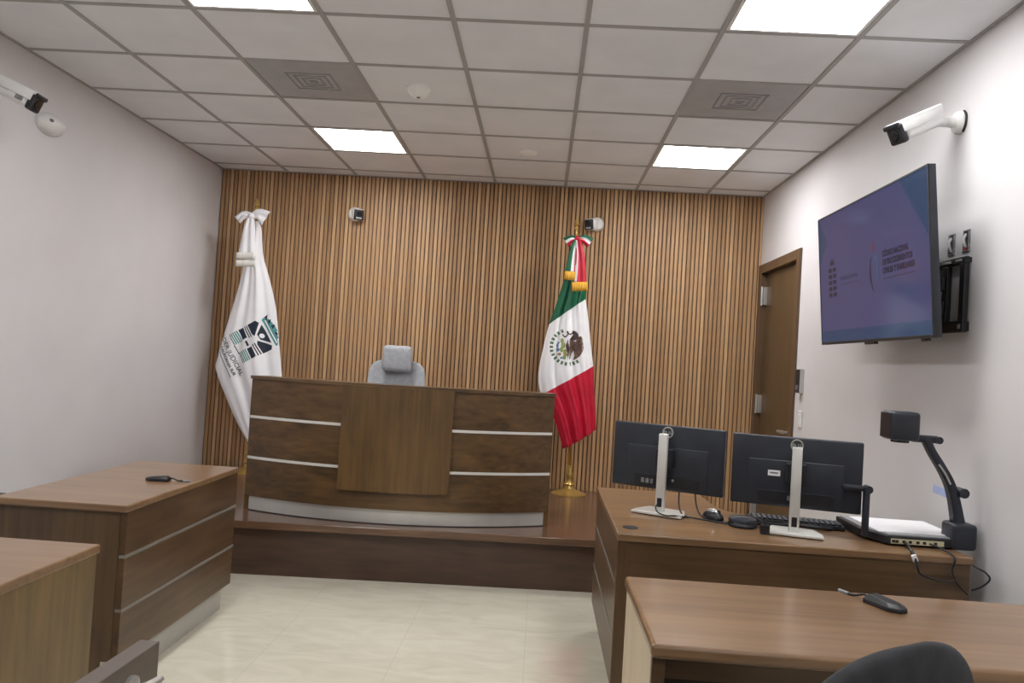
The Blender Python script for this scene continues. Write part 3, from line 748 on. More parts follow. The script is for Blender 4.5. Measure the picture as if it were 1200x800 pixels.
# ------------------------------------------------------------------ monitors (seen from behind)
def monitor(label, base, yaw, sticker):
    """local: -y looks to the viewer (the back), root under the column"""
    t = thing('monitor', label, 'monitor', base, (0, 0, yaw), 'monitors on the clerks desk')
    w, h, zb = .262, .297, .102
    bm = bm_new(); add_box(bm, -w, w, .058, .092, zb, zb+h, bev=.006, seg=3)
    # shallow bulge of the rear shell
    add_box(bm, -w+.07, w-.07, .0555, .062, zb+.006, zb+h-.10, bev=.004, seg=3)
    sh = obj('rear_shell', bm, 'dark_plastic', t, 40)
    bm = bm_new(); add_box(bm, -w+.006, w-.006, .091, .0935, zb+.018, zb+h-.006); obj('screen', bm, 'lens_glass', t)
    bm = bm_new(); add_box(bm, -.15, .155, .0535, .0565, zb+.016, zb+.066, bev=.001)
    rec = obj('port_recess', bm, 'black_plastic', t)
    bm = bm_new()
    if sticker:
        add_box(bm, -.03, -.018, .047, .054, zb+.03, zb+.05, bev=.002)
    else:
        for i in range(3): add_box(bm, -.115+i*.022, -.10+i*.022, .048, .054, zb+.024, zb+.046, bev=.002)
        add_box(bm, .03, .04, .048, .054, zb+.042, zb+.054, bev=.002)
    obj('plug', bm, 'grey_mark', rec)
    bm = bm_new(); add_box(bm, -.02, .02, -.014, .012, .012, zb+.262, bev=.004); col_ = obj('stand_column', bm, 'stand_silver', t, 40)
    bm = bm_new(); add_box(bm, -.011, .011, -.0152, -.0138, .035, .075, bev=.0005); obj('cable_hole', bm, 'black_plastic', col_)
    bm = bm_new(); add_box(bm, -.04, .04, .01, .054, zb+.11, zb+.19, bev=.004); obj('tilt_head', bm, 'black_plastic', t)
    bm = bm_new()
    add_prism(bm, [(-.115, -.06), (.115, -.06), (.115, .0), (.085, .10), (-.085, .10), (-.115, .0)], .003, .014, bev=.003); obj('stand_base', bm, 'stand_silver', t)
    bm = bm_new(); add_prism(bm, [(-.112, -.058), (.112, -.058), (.112, .0), (.083, .098), (-.083, .098), (-.112, .0)], 0, .0035); obj('base_pad', bm, 'black_plastic', t)
    # round badge with its four letters
    bm = bm_new(); zc = zb+h-.032
    for (r0, r1) in ((.0205, .0262),):
        n = 32
        o_ = [[bm.verts.new((r*math.cos(2*PI*i/n), yy, zc+r*math.sin(2*PI*i/n))) for i in range(n)] for r, yy in ((r0, .0575), (r0, .054), (r1, .054), (r1, .0575))]
        for k in range(3):
            for i in range(n): bm.faces.new((o_[k][i], o_[k][(i+1) % n], o_[k+1][(i+1) % n], o_[k+1][i]))
    text_bm(bm, 'D', .017, lambda x, y: Vector((-.0195+x, .0545, zc-.0056+y)), bold=.0009)
    text_bm(bm, 'E', .016, lambda x, y: Vector((-.0078+x*.86-y*.42, .0545, zc-.0018+y*.80-x*.40)), bold=.0006)
    text_bm(bm, 'L', .017, lambda x, y: Vector((.0032+x*.9, .0545, zc-.0056+y)), bold=.0006)
    text_bm(bm, 'L', .017, lambda x, y: Vector((.0116+x*.9, .0545, zc-.0056+y)), bold=.0006)
    obj('badge', bm, 'silver', t)
    if sticker:
        bm = bm_new(); add_box(bm, -.112, -.062, .0540, .0560, zb+.128, zb+.152, bev=.0005); s = obj('asset_sticker', bm, 'paper_white', t)
        bm = bm_new(); add_box(bm, -.104, -.070, .0532, .0542, zb+.138, zb+.144); obj('barcode', bm, 'grey_mark', s)
    return t
mon1 = monitor('black monitor seen from behind, closer to the slatted wall, without a sticker', (.572, 3.60, .7506), math.radians(-27), False)
mon2 = monitor('black monitor seen from behind with a small white sticker, beside the document camera', (1.088, 3.34, .7506), math.radians(-15), True)

# ------------------------------------------------------------------ document camera
dc = thing('document_camera', 'black document camera with white stage and crooked arm on the desk beside the wall', 'document camera', (1.575, 3.42, .7506))
bx0, bx1, by0, by1 = -.20, .20, -.165, .225
bm = bm_new(); add_prism(bm, [(bx0+.06, by0), (bx1, by0), (bx1, by1), (bx0, by1), (bx0, by0+.13)], .006, .040, bev=.004); obj('base', bm, 'black_plastic', dc)
bm = bm_new(); add_prism(bm, [(bx0+.07, by0+.012), (bx1-.01, by0+.012), (bx1-.01, by1-.012), (bx0+.012, by1-.012), (bx0+.012, by0+.135)], .039, .045, bev=.002); obj('stage_rim', bm, 'grey_plate', dc)
bm = bm_new(); add_box(bm, bx0+.045, bx1-.03, by0+.05, by1-.03, .044, .0475, bev=.001); obj('stage', bm, 'paper_white', dc)
bm = bm_new(); add_box(bm, -.125, .085, by0-.0025, by0+.002, .010, .030); pp = obj('port_panel', bm, 'port_cream', dc)
for x in (-.117, -.103, -.075, -.05, -.02, .006, .05):
    bm = bm_new(); add_box(bm, x-.005, x+.008, by0-.004, by0-.002, .014, .025, bev=.001); obj('port', bm, 'black_plastic', pp)
bm = bm_new(); add_box(bm, .115, .215, by0-.01, by0+.095, .0, .105, bev=.016, seg=4); obj('arm_base', bm, 'dark_plastic', dc, 40)
bm = bm_new()
P = [(.166, -.11, .09), (.145, -.11, .19), (.122, -.11, .26), (.085, -.11, .325), (.045, -.11, .385), (.02, -.11, .435)]
add_tube(bm, P, [.028, .024, .022, .020, .019, .019], section=[(.55, -.9), (.8, -.7), (.8, .7), (.55, .9), (-.55, .9), (-.8, .7), (-.8, -.7), (-.55, -.9)])
add_lathe(bm, [(.020, -.03), (.020, .03)], 16, Matrix.Translation((.172, -.11, .225)) @ Matrix.Rotation(PI/2, 4, 'X'))
ar = obj('lower_arm', bm, 'dark_plastic', dc, 40)
bm = bm_new(); add_tube(bm, [(.118, -.132, .258), (.095, -.132, .30), (.068, -.132, .335)], .004, 8); obj('arm_trim', bm, 'silver', ar, 50)
bm = bm_new(); add_box(bm, -.04, .07, -.125, -.095, .42, .45, bev=.008, seg=3); add_lathe(bm, [(.015, -.02), (.015, .02)], 14, Matrix.Translation((.068, -.11, .433)) @ Matrix.Rotation(PI/2, 4, 'X')); obj('neck', bm, 'dark_plastic', dc, 40)
bm = bm_new(); add_box(bm, -.142, -.026, -.165, -.055, .425, .542, bev=.014, seg=3); hd = obj('camera_head', bm, 'dark_plastic', dc, 40)
bm = bm_new(); add_box(bm, -.147, -.138, -.158, -.062, .432, .535, bev=.003); obj('side_cap', bm, 'black_plastic', hd)
bm = bm_new(); add_lathe(bm, [(.035, .415), (.035, .428)], 20, Matrix.Translation((-.084, -.11, 0))); obj('lens', bm, 'lens_glass', hd)
bm = bm_new(); add_box(bm, -.219, -.197, -.125, -.095, .02, .215, bev=.005, seg=2)
add_lathe(bm, [(.016, -.02), (.016, .02)], 14, Matrix.Translation((-.205, -.11, .213)) @ Matrix.Rotation(PI/2, 4, 'X'))
la = obj('lamp_arm', bm, 'dark_plastic', dc, 40)
bm = bm_new(); add_box(bm, -.30, -.205, -.122, -.09, .203, .225, bev=.006, seg=2, M=Matrix.Translation((-.205, -.11, 0)) @ Matrix.Rotation(math.radians(-12), 4, 'Z') @ Matrix.Translation((.205, .11, 0))); obj('lamp_head', bm, 'dark_plastic', dc, 40)

# ------------------------------------------------------------------ small desk items
def part_cord(parent, pts, r=.0035):
    Mi = parent.matrix_basis.inverted(); bm = bm_new(); add_tube(bm, [Mi @ Vector(p) for p in pts], r, 8, n=10)
    return obj('cable', bm, 'black_plastic', parent, 60)
def cord(name, label, pts, r=.0035, mat='black_plastic', cat='cable', group=None):
    c = Vector(pts[0]); bm = bm_new(); add_tube(bm, [Vector(p)-c for p in pts], r, 8, n=10)
    o = obj(name, bm, mat, None, 60); o.location = c; tag(o, label, cat, group); return o
Zt = .7535
part_cord(mon1, [(.665, 3.655, .86), (.66, 3.62, .80), (.67, 3.57, .762), (.72, 3.545, Zt+.001), (.80, 3.50, Zt+.001)])
part_cord(mon1, [(.73, 3.625, .86), (.735, 3.60, .80), (.75, 3.56, .765), (.79, 3.52, Zt+.002), (.85, 3.49, Zt+.002)])
part_cord(mon1, [(.558, 3.583, .80), (.548, 3.57, .785), (.556, 3.545, .769), (.585, 3.50, .765), (.625, 3.505, .766), (.69, 3.53, .757)])
t = thing('computer_mouse', 'silver and black computer mouse standing between the two monitors', 'computer mouse', (.80, 3.545, .7506), (0, 0, .6))
bm = bm_new(); add_ellipsoid(bm, (0, 0, .012), .033, .056, .034)
bmesh.ops.bisect_plane(bm, geom=bm.verts[:]+bm.edges[:]+bm.faces[:], plane_co=(0, 0, .0), plane_no=(0, 0, -1), clear_outer=True); obj('body', bm, 'black_plastic', t, 60)
bm = bm_new(); add_ellipsoid(bm, (0, .004, .018), .024, .046, .034); obj('top_shell', bm, 'silver', t, 60)
bm = bm_new(); add_lathe(bm, [(.008, -.004), (.008, .004)], 14, Matrix.Translation((0, -.03, .042)) @ Matrix.Rotation(PI/2, 4, 'Y')); obj('scroll_wheel', bm, 'black_plastic', t)
t = thing('conference_puck', 'low round black device lying on the desk beside the mouse', 'desk device', (.905, 3.45, .7506))
bm = bm_new(); add_lathe(bm, [(.058, 0), (.062, .006), (.06, .018), (.052, .026)], 28); obj('body', bm, 'black_plastic', t, 40)
bm = bm_new(); add_lathe(bm, [(.060, .024), (.058, .034), (.045, .042), (.001, .044)], 28); obj('cover', bm, 'dark_plastic', t, 40)
cord('device_cable', 'black cable running from the mouse to the round device', [(.80, 3.49, Zt), (.83, 3.485, Zt), (.845, 3.47, Zt+.001), (.858, 3.455, Zt)])
# keyboard lying behind the stickered monitor
t = thing('keyboard', 'black keyboard lying behind the stand of the stickered monitor', 'keyboard', (1.17, 3.575, .7506), (0, 0, math.radians(-10)))
bm = bm_new(); add_box(bm, -.20, .20, -.06, .06, .002, .020, bev=.005); obj('case', bm, 'black_plastic', t)
bm = bm_new()
for r_ in range(5):
    for c_ in range(17):
        add_box(bm, -.188+c_*.0222, -.170+c_*.0222, -.05+r_*.0205, -.034+r_*.0205, .02, .028, bev=.0015, seg=1)
obj('keys', bm, 'dark_plastic', t)
cord('desk_cable', 'pair-thick black cable crossing the desk between round device and stickered monitor', [(.93, 3.50, .79), (.97, 3.47, .785), (1.0, 3.41, .765), (1.005, 3.36, Zt+.002), (.985, 3.33, Zt+.002)], .005)
bm = bm_new(); add_box(bm, -.018, .018, -.014, .014, 0, .04, bev=.004); add_lathe(bm, [(.007, .03), (.007, .055)], 10)
o = obj('power_adapter', bm, 'black_plastic'); o.location = (.962, 3.315, .7506); tag(o, 'small black upright adapter at the corner of the stickered monitor stand', 'adapter')
cord('desk_cable', 'bundle of black cables behind the stickered monitor column', [(.95, 3.475, Zt+.004), (1.0, 3.475, .765), (1.06, 3.475, .763), (1.12, 3.475, .765), (1.17, 3.485, .764), (1.25, 3.47, .762), (1.30, 3.49, Zt+.003)], .008)

# cable plugged into the document camera, hanging over the desk edge
t = thing('hanging_cable', 'black cable with a white tag hanging from the document camera over the desk edge', 'cable', (1.50, 3.252, .775))
O = Vector((1.50, 3.252, .775))
pts = [(1.505, 3.249, .769), (1.495, 3.205, .766), (1.478, 3.13, .757), (1.482, 3.098, .72), (1.498, 3.098, .683), (1.55, 3.10, .665), (1.60, 3.112, .655), (1.64, 3.118, .66)]
bm = bm_new(); add_tube(bm, [Vector(p)-O for p in pts], [.006, .006, .007, .0055, .0045, .004, .004, .004], 8, n=10); obj('cord', bm, 'black_plastic', t, 60)
bm = bm_new(); add_box(bm, -.009, .009, -.006, .006, -.014, .014, bev=.002, M=Matrix.Translation(Vector((1.478, 3.108, .738))-O) @ Matrix.Rotation(-.4, 4, 'Y')); obj('white_tag', bm, 'paper_white', t)
cord('hanging_cable', 'thin black cord hanging down the desk back below the document camera arm', [(1.60, 3.245, .77), (1.627, 3.18, .762), (1.632, 3.112, .748), (1.628, 3.118, .70), (1.645, 3.120, .655), (1.69, 3.120, .61)], .004)
cord('hanging_cable', 'thin black cord looping out between desk end and wall', [(1.716, 3.14, .72), (1.722, 3.12, .715), (1.75, 3.11, .70), (1.765, 3.11, .675), (1.745, 3.13, .64), (1.72, 3.15, .62)], .0035)

def desk_mic(label, loc, yaw, s):
    t = thing('desk_microphone', label, 'microphone', loc, (0, 0, yaw), 'flat black wired desk gadgets')
    bm = bm_new()
    top = [(-.052*s, -.024*s), (.030*s, -.030*s), (.052*s, -.012*s), (.052*s, .012*s), (.030*s, .030*s), (-.052*s, .024*s)]
    lo = [bm.verts.new((x, y, 0)) for x, y in top]; mid = [bm.verts.new((x*1.0, y*1.0, .012)) for x, y in top]; hi = [bm.verts.new((x*.72-.004, y*.62, .024*s if x < 0 else .018*s)) for x, y in top]
    n = len(top)
    bm.faces.new(list(reversed(lo))); bm.faces.new(hi)
    for q, w in ((lo, mid), (mid, hi)):
        for i in range(n): bm.faces.new((q[i], q[(i+1) % n], w[(i+1) % n], w[i]))
    bmesh.ops.bevel(bm, geom=bm.edges[:], offset=.002, segments=2, profile=.5, affect='EDGES')
    obj('body', bm, 'black_plastic', t, 40)
    bm = bm_new(); add_box(bm, .022*s, .044*s, -.0165*s, -.0145*s+.004, .0105, .0135, bev=.0005); obj('logo_plate', bm, 'grey_mark', t)
    bm = bm_new(); add_tube(bm, [(-.05*s, 0, .012), (-.07*s, .004, .014), (-.09*s, .002, .006), (-.105*s, -.006, .0035), (-.12*s, -.006, .0035)], [.004, .0035, .0035, .0045, .004], 8)
    cb = obj('lead', bm, 'black_plastic', t, 60)
    bm = bm_new(); add_box(bm, -.145*s, -.112*s, -.011, -.001, 0, .008, bev=.002); obj('connector', bm, 'grey_plate', cb)
    return t
desk_mic('flat black wired gadget on the lighter front desk', (1.045, 2.355, .7506), math.radians(-62), 1.15)
desk_mic('flat black wired gadget on the banded desk below the white flag', (-1.738, 3.585, .7506), math.radians(184), 1.0)

# ------------------------------------------------------------------ flags
def flag_cloth(name, rows, bands, mats, parent, org, y0, seed, bulge=.07, amp=.022, waves=3.2):
    """cloth hung from the pole top: rows of (left, right) points in x,z; folds run down the cloth"""
    bm = bm_new(); nx, sub = 36, 6
    fine = []; cr = lambda a, b, c, d, t: .5*((2*b)+(c-a)*t+(2*a-5*b+4*c-d)*t*t+(3*b-a-3*c+d)*t**3)
    n = len(rows)
    for i in range(n-1):
        g = lambda k, e, q: rows[max(0, min(n-1, k))][e][q]
        for k in range(sub):
            t = k/sub
            fine.append((i+t, [[cr(g(i-1, e, q), g(i, e, q), g(i+1, e, q), g(i+2, e, q), t) for q in (0, 1)] for e in (0, 1)]))
    fine.append((n-1, [list(rows[-1][0]), list(rows[-1][1])]))
    grid = []
    for r, (a, b) in fine:
        k = r/(n-1); row = []
        for i in range(nx+1):
            s = i/nx
            x = a[0]+(b[0]-a[0])*s; z = a[1]+(b[1]-a[1])*s
            e = (2*s-1)
            fold = amp*min(1, .25+k*1.3)*(math.sin(waves*2*PI*s+seed+.8*k)+.45*math.sin(waves*4.3*PI*s+2*seed-1.5*k))
            y = y0-bulge*(1-e*e)*min(1., .35+k)+fold
            row.append(bm.verts.new((x-org[0], y-org[1], z-org[2])))
        grid.append((r, row))
    for (r, q), (r2, w) in zip(grid, grid[1:]):
        mi = 0
        for j, lim in enumerate(bands):
            if (r+r2)/2 > lim: mi = j+1
        for i in range(nx):
            f = bm.faces.new((w[i], w[i+1], q[i+1], q[i])); f.material_index = mi
    bm.normal_update()
    bvh = BVHTree.FromBMesh(bm)
    o = obj(name, bm, mats, parent, 180, recalc=False, solid=.003)
    def on(x, z, e=.003):
        h = bvh.ray_cast(Vector((x-org[0], -2-org[1]+y0, z-org[2])), Vector((0, 1, 0)))
        if h[0] is None: return None
        yy = h[0].y
        return Vector((x-org[0], yy-e, z-org[2]))
    return o, on

def sub_poly(bm, pts, fn, step=.02):
    """polygon laid on the cloth: fan it out finely so that it follows the folds"""
    b2 = bm_new()
    try:
        b2.faces.new([b2.verts.new((p[0], p[1], 0)) for p in pts])
        bmesh.ops.triangulate(b2, faces=b2.faces[:])
        for _ in range(5):
            es = [e for e in b2.edges if e.calc_length() > step]
            if not es: break
            bmesh.ops.subdivide_edges(b2, edges=es, cuts=1); bmesh.ops.triangulate(b2, faces=b2.faces[:])
        mp = {}
        for v in b2.verts:
            q = fn(v.co.x, v.co.y); mp[v] = bm.verts.new(q) if q is not None else None
        for f in b2.faces:
            if all(mp[v] is not None for v in f.verts): bm.faces.new([mp[v] for v in f.verts])
    finally: b2.free()

def pole(parent, top, bot, r=.016, mat='pole_wood'):
    bm = bm_new(); add_tube(bm, [bot, top], r, 16, smooth=False); obj('pole', bm, mat, parent, 50)

def finial(parent, p, axis, h, mat='brass'):
    bm = bm_new(); M = frame_to(p, Vector(p)+Vector(axis))
    add_lathe(bm, [(.014, -.01), (.020, .0), (.014, .012), (.008, .02), (.008, h*.35), (.017, h*.42), (.017, h*.47), (.008, h*.53), (.007, h*.55)], 18, M)
    hs = bm_new()
    # spear blade: flattened diamond
    pr = [(.006, h*.55), (.030, h*.64), (.020, h*.80), (.001, h)]
    vs = add_lathe(bm, pr, 12, M @ Matrix.Scale(.8, 4, (0, 1, 0)))
    hs.free(); obj('finial', bm, mat, parent, 40)

def stand(parent, p):
    bm = bm_new()
    add_lathe(bm, [(.145, 0), (.145, .008), (.12, .018), (.07, .034), (.04, .05), (.034, .07), (.044, .085), (.03, .10), (.026, .135), (.034, .15), (.034, .165), (.026, .18), (.024, .24)], 32, Matrix.Translation(p)); obj('stand', bm, 'brass', parent, 40)

# green, white and red flag
org = (.285, 6.58, ZD)
ft = thing('national_flag', 'green, white and red flag with an eagle emblem on a brass stand beside the bench', 'flag', org, group=None)
ptop = Vector((.222, 6.55, 2.47))-Vector(org); pbot = Vector((0, 0, .03))
pole(ft, ptop, pbot); stand(ft, (0, 0, 0)); finial(ft, ptop, (-.03, 0, 1), .16)
rowsR = [((0.212, 2.420), (0.247, 2.422)), ((0.173, 2.256), (0.290, 2.277)), ((0.134, 2.078), (0.319, 2.145)), ((0.089, 1.899), (0.333, 2.033)),
         ((0.040, 1.724), (0.330, 1.952)), ((0.005, 1.543), (0.362, 1.775)), ((-0.023, 1.311), (0.395, 1.567)), ((0.008, 1.138), (0.423, 1.401)),
         ((0.116, 0.970), (0.445, 1.186)), ((0.173, 0.834), (0.466, 1.013)), ((0.216, 0.705), (0.477, 0.882))]
cl, on = flag_cloth('cloth', rowsR, (4, 7), ['flag_green', 'flag_white', 'flag_red'], ft, org, 6.50, .6)
# emblem, in its own axes: a to the right, b up; 1 unit = emblem radius
ec = (.208, 1.545); er = .142; eth = math.radians(4)
def em(a, b): return on(ec[0]+er*(a*math.cos(eth)-b*math.sin(eth)), ec[1]+er*(a*math.sin(eth)+b*math.cos(eth)))
def em2(a, b): return on(ec[0]+er*(a*math.cos(eth)-b*math.sin(eth)), ec[1]+er*(a*math.sin(eth)+b*math.cos(eth)), .0042)
bm = bm_new()
for i in range(15):                                   # wreath leaves from upper left round to lower right
    a = math.radians(108+i*13.6); c_ = Vector((math.cos(a), math.sin(a)))*.98
    for s in (-1, 1):
        d = Vector((-math.sin(a), math.cos(a)))*.12+c_.normalized()*.09*s
        w = Vector((-d.y, d.x))*.62
        p = c_-d*.2
        sub_poly(bm, [tuple(p), tuple(p+d*.5+w), tuple(p+d*1.25), tuple(p+d*.5-w)], em, .05)
obj('wreath', bm, 'wreath_green', cl, recalc=False)
bm = bm_new()                                         # spread wing and body
sub_poly(bm, [(-.05, .38), (.12, .50), (.28, .36), (.42, .30), (.52, .56), (.74, .62), (.86, .38), (.90, .08), (.84, -.22), (.66, -.52), (.44, -.70), (.26, -.76), (.34, -.50), (.30, -.22), (.18, -.36), (.10, -.70), (-.04, -.74), (-.02, -.42), (-.14, -.16), (-.16, .12)], em, .05)
obj('eagle_body', bm, 'eagle_brown', cl, recalc=False)
bm = bm_new()
sub_poly(bm, [(.10, .46), (.30, .72), (.22, .86), (.30, .96), (.46, .88), (.58, .74), (.60, .56), (.48, .42), (.30, .36)], em2, .05)   # neck and head
for i in range(5):                                    # wing feathers
    a = math.radians(40-i*24)
    p = Vector((.26, .02)); d = Vector((math.cos(a), math.sin(a)))*.58; w = Vector((-d.y, d.x))*.06
    sub_poly(bm, [tuple(p+d*.25-w), tuple(p+d*.95-w*.4), tuple(p+d), tuple(p+d*.3+w)], em2, .05)
sub_poly(bm, [(-.12, .10), (.02, .22), (.06, -.1), (.02, -.5), (-.04, -.72), (-.06, -.4)], em2, .05)
obj('eagle_head', bm, 'eagle_dark', cl, recalc=False)
bm = bm_new()                                         # snake
for (a, b) in (((.30, .80), (.06, .72)), ((.06, .72), (-.06, .92)), ((-.06, .92), (-.02, .70)), ((-.02, .70), (-.20, .56)), ((-.20, .56), (-.34, .74))):
    a, b = Vector(a), Vector(b); w = Vector((-(b-a).y, (b-a).x)).normalized()*.035
    sub_poly(bm, [tuple(a-w), tuple(b-w), tuple(b+w), tuple(a+w)], em2, .05)
obj('snake', bm, 'eagle_dark', cl, recalc=False)
bm = bm_new()                                         # cactus
for (x, y, rx, ry) in ((-.36, .36, .10, .15), (-.30, .10, .12, .18), (-.40, -.14, .10, .16), (-.20, -.30, .11, .18), (-.24, -.58, .10, .14)):
    sub_poly(bm, [(x+rx*math.cos(2*PI*i/12), y+ry*math.sin(2*PI*i/12)) for i in range(12)], em, .05)
obj('cactus', bm, 'cactus_green', cl, recalc=False)
bm = bm_new()
for (x, y, rx, ry) in ((-.62, .10, .07, .12), (-.60, -.14, .10, .12), (-.56, .26, .06, .07), (-.40, -.62, .10, .06)):
    sub_poly(bm, [(x+rx*math.cos(2*PI*i/12), y+ry*math.sin(2*PI*i/12)) for i in range(12)], em, .05)
obj('lake', bm, 'emblem_blue', cl, recalc=False)
bm = bm_new()
for (x, y, rx, ry) in ((-.52, -.40, .10, .09), (-.10, -.46, .06, .08), (-.06, -.16, .05, .08)):
    sub_poly(bm, [(x+rx*math.cos(2*PI*i/12), y+ry*math.sin(2*PI*i/12)) for i in range(12)], em, .05)
obj('emblem_rock', bm, 'emblem_tan', cl, recalc=False)

def ribbon(name, parent, org, path, w0, w1, mats, stripes, y_off=0., nw=9):
    """flat ribbon: path of (x, y, z); width w0 to w1; stripes lists a material index per lengthwise third"""
    bm = bm_new(); P = smooth_path(path, 8); n = len(P); rows = []
    for i, p in enumerate(P):
        t = i/(n-1); T = (P[min(i+1, n-1)]-P[max(i-1, 0)]).normalized()
        s = Vector((T.z, 0, -T.x))
        if s.length < .2: s = Vector((1, 0, 0))
        s.normalize(); w = w0+(w1-w0)*t
        rows.append([bm.verts.new(p+s*w*((k/nw)-.5)+Vector((0, .008*math.sin(k*1.4+t*2), 0))-Vector(org)) for k in range(nw+1)])
    for a, b in zip(rows, rows[1:]):
        for k in range(nw):
            f = bm.faces.new((a[k], a[k+1], b[k+1], b[k])); f.material_index = stripes[min(len(stripes)-1, int(k*len(stripes)/nw))]
    return obj(name, bm, mats, parent, 180, recalc=False, solid=.003)
tri = ['flag_green', 'flag_white', 'flag_red', 'gold_fringe']
yr = 6.405
bw = ribbon('bow', ft, org, [(.225, yr, 2.43), (.18, yr-.02, 2.425), (.135, yr-.01, 2.395)], .035, .085, tri, (2, 1, 0))
ribbon('bow', ft, org, [(.232, yr, 2.43), (.285, yr-.02, 2.43), (.335, yr-.01, 2.40)], .035, .095, tri, (0, 1, 2))
bm = bm_new(); add_ellipsoid(bm, (.228-org[0], yr-.01-org[1], 2.43-org[2]), .022, .025, .024); obj('knot', bm, 'flag_red', ft, 60)
rb = ribbon('sash', ft, org, [(.225, yr-.01, 2.42), (.212, yr-.035, 2.32), (.208, yr-.045, 2.15)], .04, .135, tri, (2, 2, 1, 0, 0)[::1])
bm = bm_new()
def fringe(parent, x0, z0, x1, z1, h, y, mat, n=12):
    bm = bm_new(); d = Vector((x1-x0, 0, z1-z0)); dn = Vector((d.z, 0, -d.x)).normalized()*h
    if dn.z > 0: dn = -dn
    q = [[bm.verts.new(Vector((x0, y+.0012*math.sin(i*2.2), z0))+d*(i/n)+dn*k-Vector(org2)) for i in range(n+1)] for k in (0, .5, 1)]
    for a, b in zip(q, q[1:]):
        for i in range(n): bm.faces.new((a[i], a[i+1], b[i+1], b[i]))
    return obj('fringe', bm, mat, parent, 180, recalc=False, solid=.006)
org2 = org
fringe(rb, .142, 2.158, .235, 2.150, .07, yr-.05, 'gold_fringe')
r2 = ribbon('sash', ft, org, [(.235, yr-.02, 2.42), (.26, yr-.045, 2.28), (.27, yr-.06, 2.065)], .04, .10, tri, (2, 2, 2, 1))
fringe(r2, .202, 2.068, .328, 2.078, .075, yr-.068, 'gold_fringe')

# white flag
org = (-2.42, 6.58, ZD); org2 = org
wf = thing('white_flag', 'white flag with a navy and teal court emblem, by the plain wall', 'flag', org)
ptop = Vector((-2.485, 6.55, 2.47))-Vector(org); pbot = Vector((0, 0, .03))
pole(wf, ptop, pbot); stand(wf, (0, 0, 0)); finial(wf, ptop+Vector((0, -.01, .0)), (-.02, 0, 1), .175)
rowsL = [((-2.497, 2.442), (-2.454, 2.445)), ((-2.520, 2.355), (-2.420, 2.375)), ((-2.541, 2.139), (-2.390, 2.162)), ((-2.586, 1.865), (-2.318, 1.951)),
         ((-2.659, 1.561), (-2.252, 1.727)), ((-2.719, 1.286), (-2.214, 1.502)), ((-2.725, 1.172), (-2.177, 1.270)), ((-2.622, 0.951), (-2.160, 1.129)),
         ((-2.506, 0.732), (-2.190, 0.950)), ((-2.385, 0.555), (-2.297, 0.731))]
cl, on = flag_cloth('cloth', rowsL, (), ['flag_white'], wf, org, 6.50, 2.1, .06, .016, 2.2)
# emblem axes: a along the lettering (downwards), b across it (up to the right)
o0 = Vector((-2.536, 1.368)); va = Vector((.149, -.243)); va = va/va.length; vb = Vector((.246, .146)); vb = vb/vb.length*.92; U = .0071
def lg(a, b, e=.003):
    p = o0+va*(a*U)+vb*(b*U*(.93 if b > 0 else 1.05)); return on(p.x, p.y, e)
l2 = lambda a, b: lg(a, b, .0045)
def quad(bm, a0, a1, b0, b1, f=lg, sk=0.): sub_poly(bm, [(a0, b0), (a1, b0), (a1+sk, b1), (a0+sk, b1)], f, 4)
OA = 17.                                              # the lettering line starts above, the emblem sits at its middle
bm = bm_new()
for a0_, a1_ in ((-OA-2, -5), (5, OA+2)):
    for i in range(4):
        b0 = .5+i*2.7; quad(bm, a0_, a1_, b0, b0+1.6)
    obj('emblem_stripes', bm, 'ink_teal', cl, recalc=False); bm = bm_new()
sub_poly(bm, [(-17, 47), (17, 47), (19, 51), (14, 56), (5, 58.5), (-5, 58.5), (-14, 56), (-19, 51)], lg, 4)
obj('emblem_arc', bm, 'ink_teal', cl, recalc=False)
bm = bm_new()
quad(bm, -OA-2, OA*0-5, -1.6, -.6); quad(bm, -5, 6, -2.6, -1.6); quad(bm, 5, OA+2, -1.6, -.6)
quad(bm, -OA-2, -6, 12, 19.5); quad(bm, 6, OA+2, 12, 19.5)
for b0 in (21.5, 24.5): quad(bm, -OA-2, -4, b0, b0+1.5); quad(bm, 4, OA+2, b0, b0+1.5)
sub_poly(bm, [(-OA-2, 27.5), (-7, 27.5), (-3, 30), (-15, 43), (-OA-2, 40)], lg, 4); sub_poly(bm, [(OA+2, 27.5), (7, 27.5), (3, 30), (15, 43), (OA+2, 40)], lg, 4)
sub_poly(bm, [(-12, 44), (12, 44), (3.5, 33.5), (-3.5, 33.5)], lg, 4)
for a in (-19, -12.5, -5, 5, 12.5, 19):
    k = 55-abs(a)*.17; sub_poly(bm, [(a*.86-2.6, k), (a*.86+2.6, k), (a*1.05, k+5.5)], l2, 4)
quad(bm, -3, 3.5, 14, 17)
obj('emblem_navy', bm, 'ink_navy', cl, recalc=False)
bm = bm_new()
sub_poly(bm, [(2.9*math.cos(2*PI*i/14), 37.5+2.9*math.sin(2*PI*i/14)) for i in range(14)], l2, 4)
quad(bm, -15, 15, 49.5, 51, l2)
obj('emblem_white', bm, 'flag_white', cl, recalc=False)
bm = bm_new()
text_bm(bm, 'PODER JUDICIAL', 7.6, lambda x, y: l2(-30+x, -13.0+y), bold=.10, width=60)
text_bm(bm, 'BAJA CALIFORNIA SUR', 4.6, lambda x, y: l2(-24+x, -19.5+y), bold=.16, width=51)
quad(bm, -24, 27, -23.5, -22.6, l2)
obj('flag_lettering', bm, 'ink_grey', cl, recalc=False)
wt = ['flag_white', 'flag_white', 'flag_fringe']
ribbon('bow', wf, org, [(-2.48, yr, 2.47), (-2.535, yr-.02, 2.475), (-2.59, yr-.01, 2.43)], .05, .075, wt, (0,))
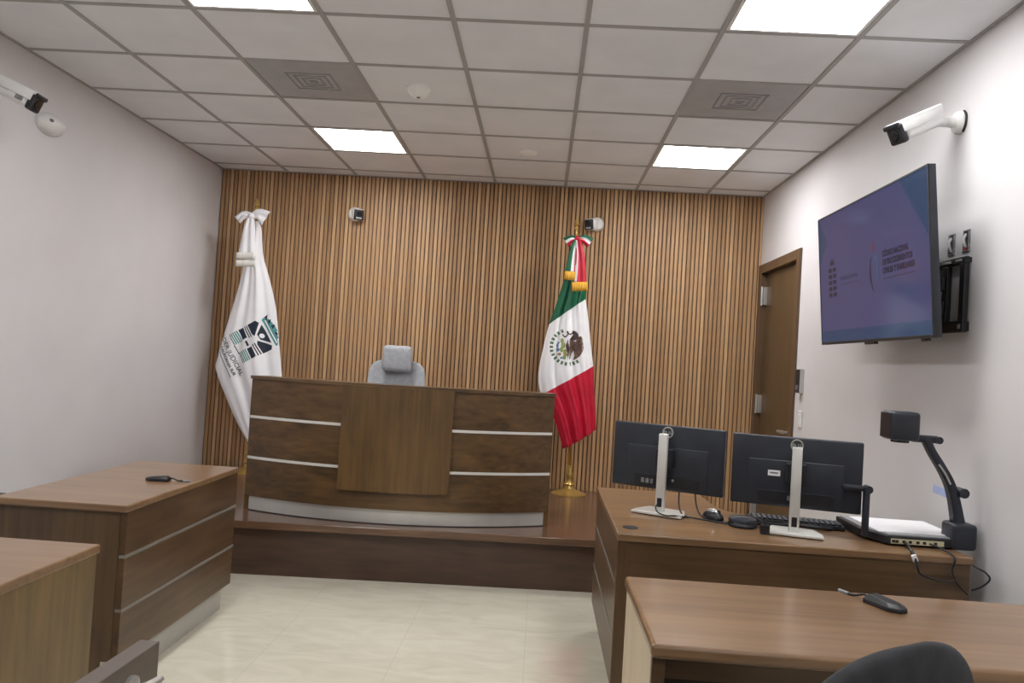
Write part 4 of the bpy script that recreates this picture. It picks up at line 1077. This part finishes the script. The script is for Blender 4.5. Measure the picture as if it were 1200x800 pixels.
ribbon('bow', wf, org, [(-2.472, yr, 2.47), (-2.41, yr-.02, 2.485), (-2.35, yr-.01, 2.455)], .05, .14, wt, (0,))
bm = bm_new(); add_ellipsoid(bm, (-2.476-org[0], yr-.01-org[1], 2.472-org[2]), .025, .025, .026); obj('knot', bm, 'flag_white', wf, 60)
s1 = ribbon('sash', wf, org, [(-2.478, yr-.01, 2.46), (-2.478, yr-.035, 2.34), (-2.478, yr-.045, 2.13)], .05, .155, wt, (0,))
fringe(s1, -2.553, 2.152, -2.398, 2.158, .055, yr-.075, 'flag_fringe')
fringe(s1, -2.553, 2.092, -2.388, 2.098, .055, yr-.07, 'flag_fringe')

# ------------------------------------------------------------------ camera, world, view
cam = bpy.data.cameras.new('camera'); co = bpy.data.objects.new('camera', cam); COL.objects.link(co)
Rm = [[0.9974039282236206, -0.039607490688156936, -0.06013859530682812], [0.03800469047538508, 0.9988972687318568, -0.02756610276965171], [0.061164102756118825, 0.02520899048800619, 0.9978093301491094]]
r = Vector((Rm[0][0], Rm[1][0], Rm[2][0])); f = Vector((Rm[0][1], Rm[1][1], Rm[2][1])); u = Vector((Rm[0][2], Rm[1][2], Rm[2][2]))
MW = Matrix(((r.x, u.x, -f.x, 0), (r.y, u.y, -f.y, 0), (r.z, u.z, -f.z, 1.40), (0, 0, 0, 1)))
co.matrix_world = MW
cam.sensor_width = 36.; cam.lens = 921.285/1200*36; cam.clip_start = .05
SC.camera = co
w = bpy.data.worlds.new('world'); SC.world = w; w.use_nodes = True
w.node_tree.nodes['Background'].inputs['Color'].default_value = (.5, .5, .52, 1); w.node_tree.nodes['Background'].inputs['Strength'].default_value = .3
SC.view_settings.view_transform = 'Standard'; SC.view_settings.look = 'None'; SC.view_settings.exposure = .9; SC.view_settings.gamma = 1.
SC.view_settings.use_curve_mapping = False
try:
    SC.cycles.use_denoising = True; SC.cycles.max_bounces = 10; SC.cycles.diffuse_bounces = 6; SC.cycles.sample_clamp_indirect = 8.
except Exception: pass
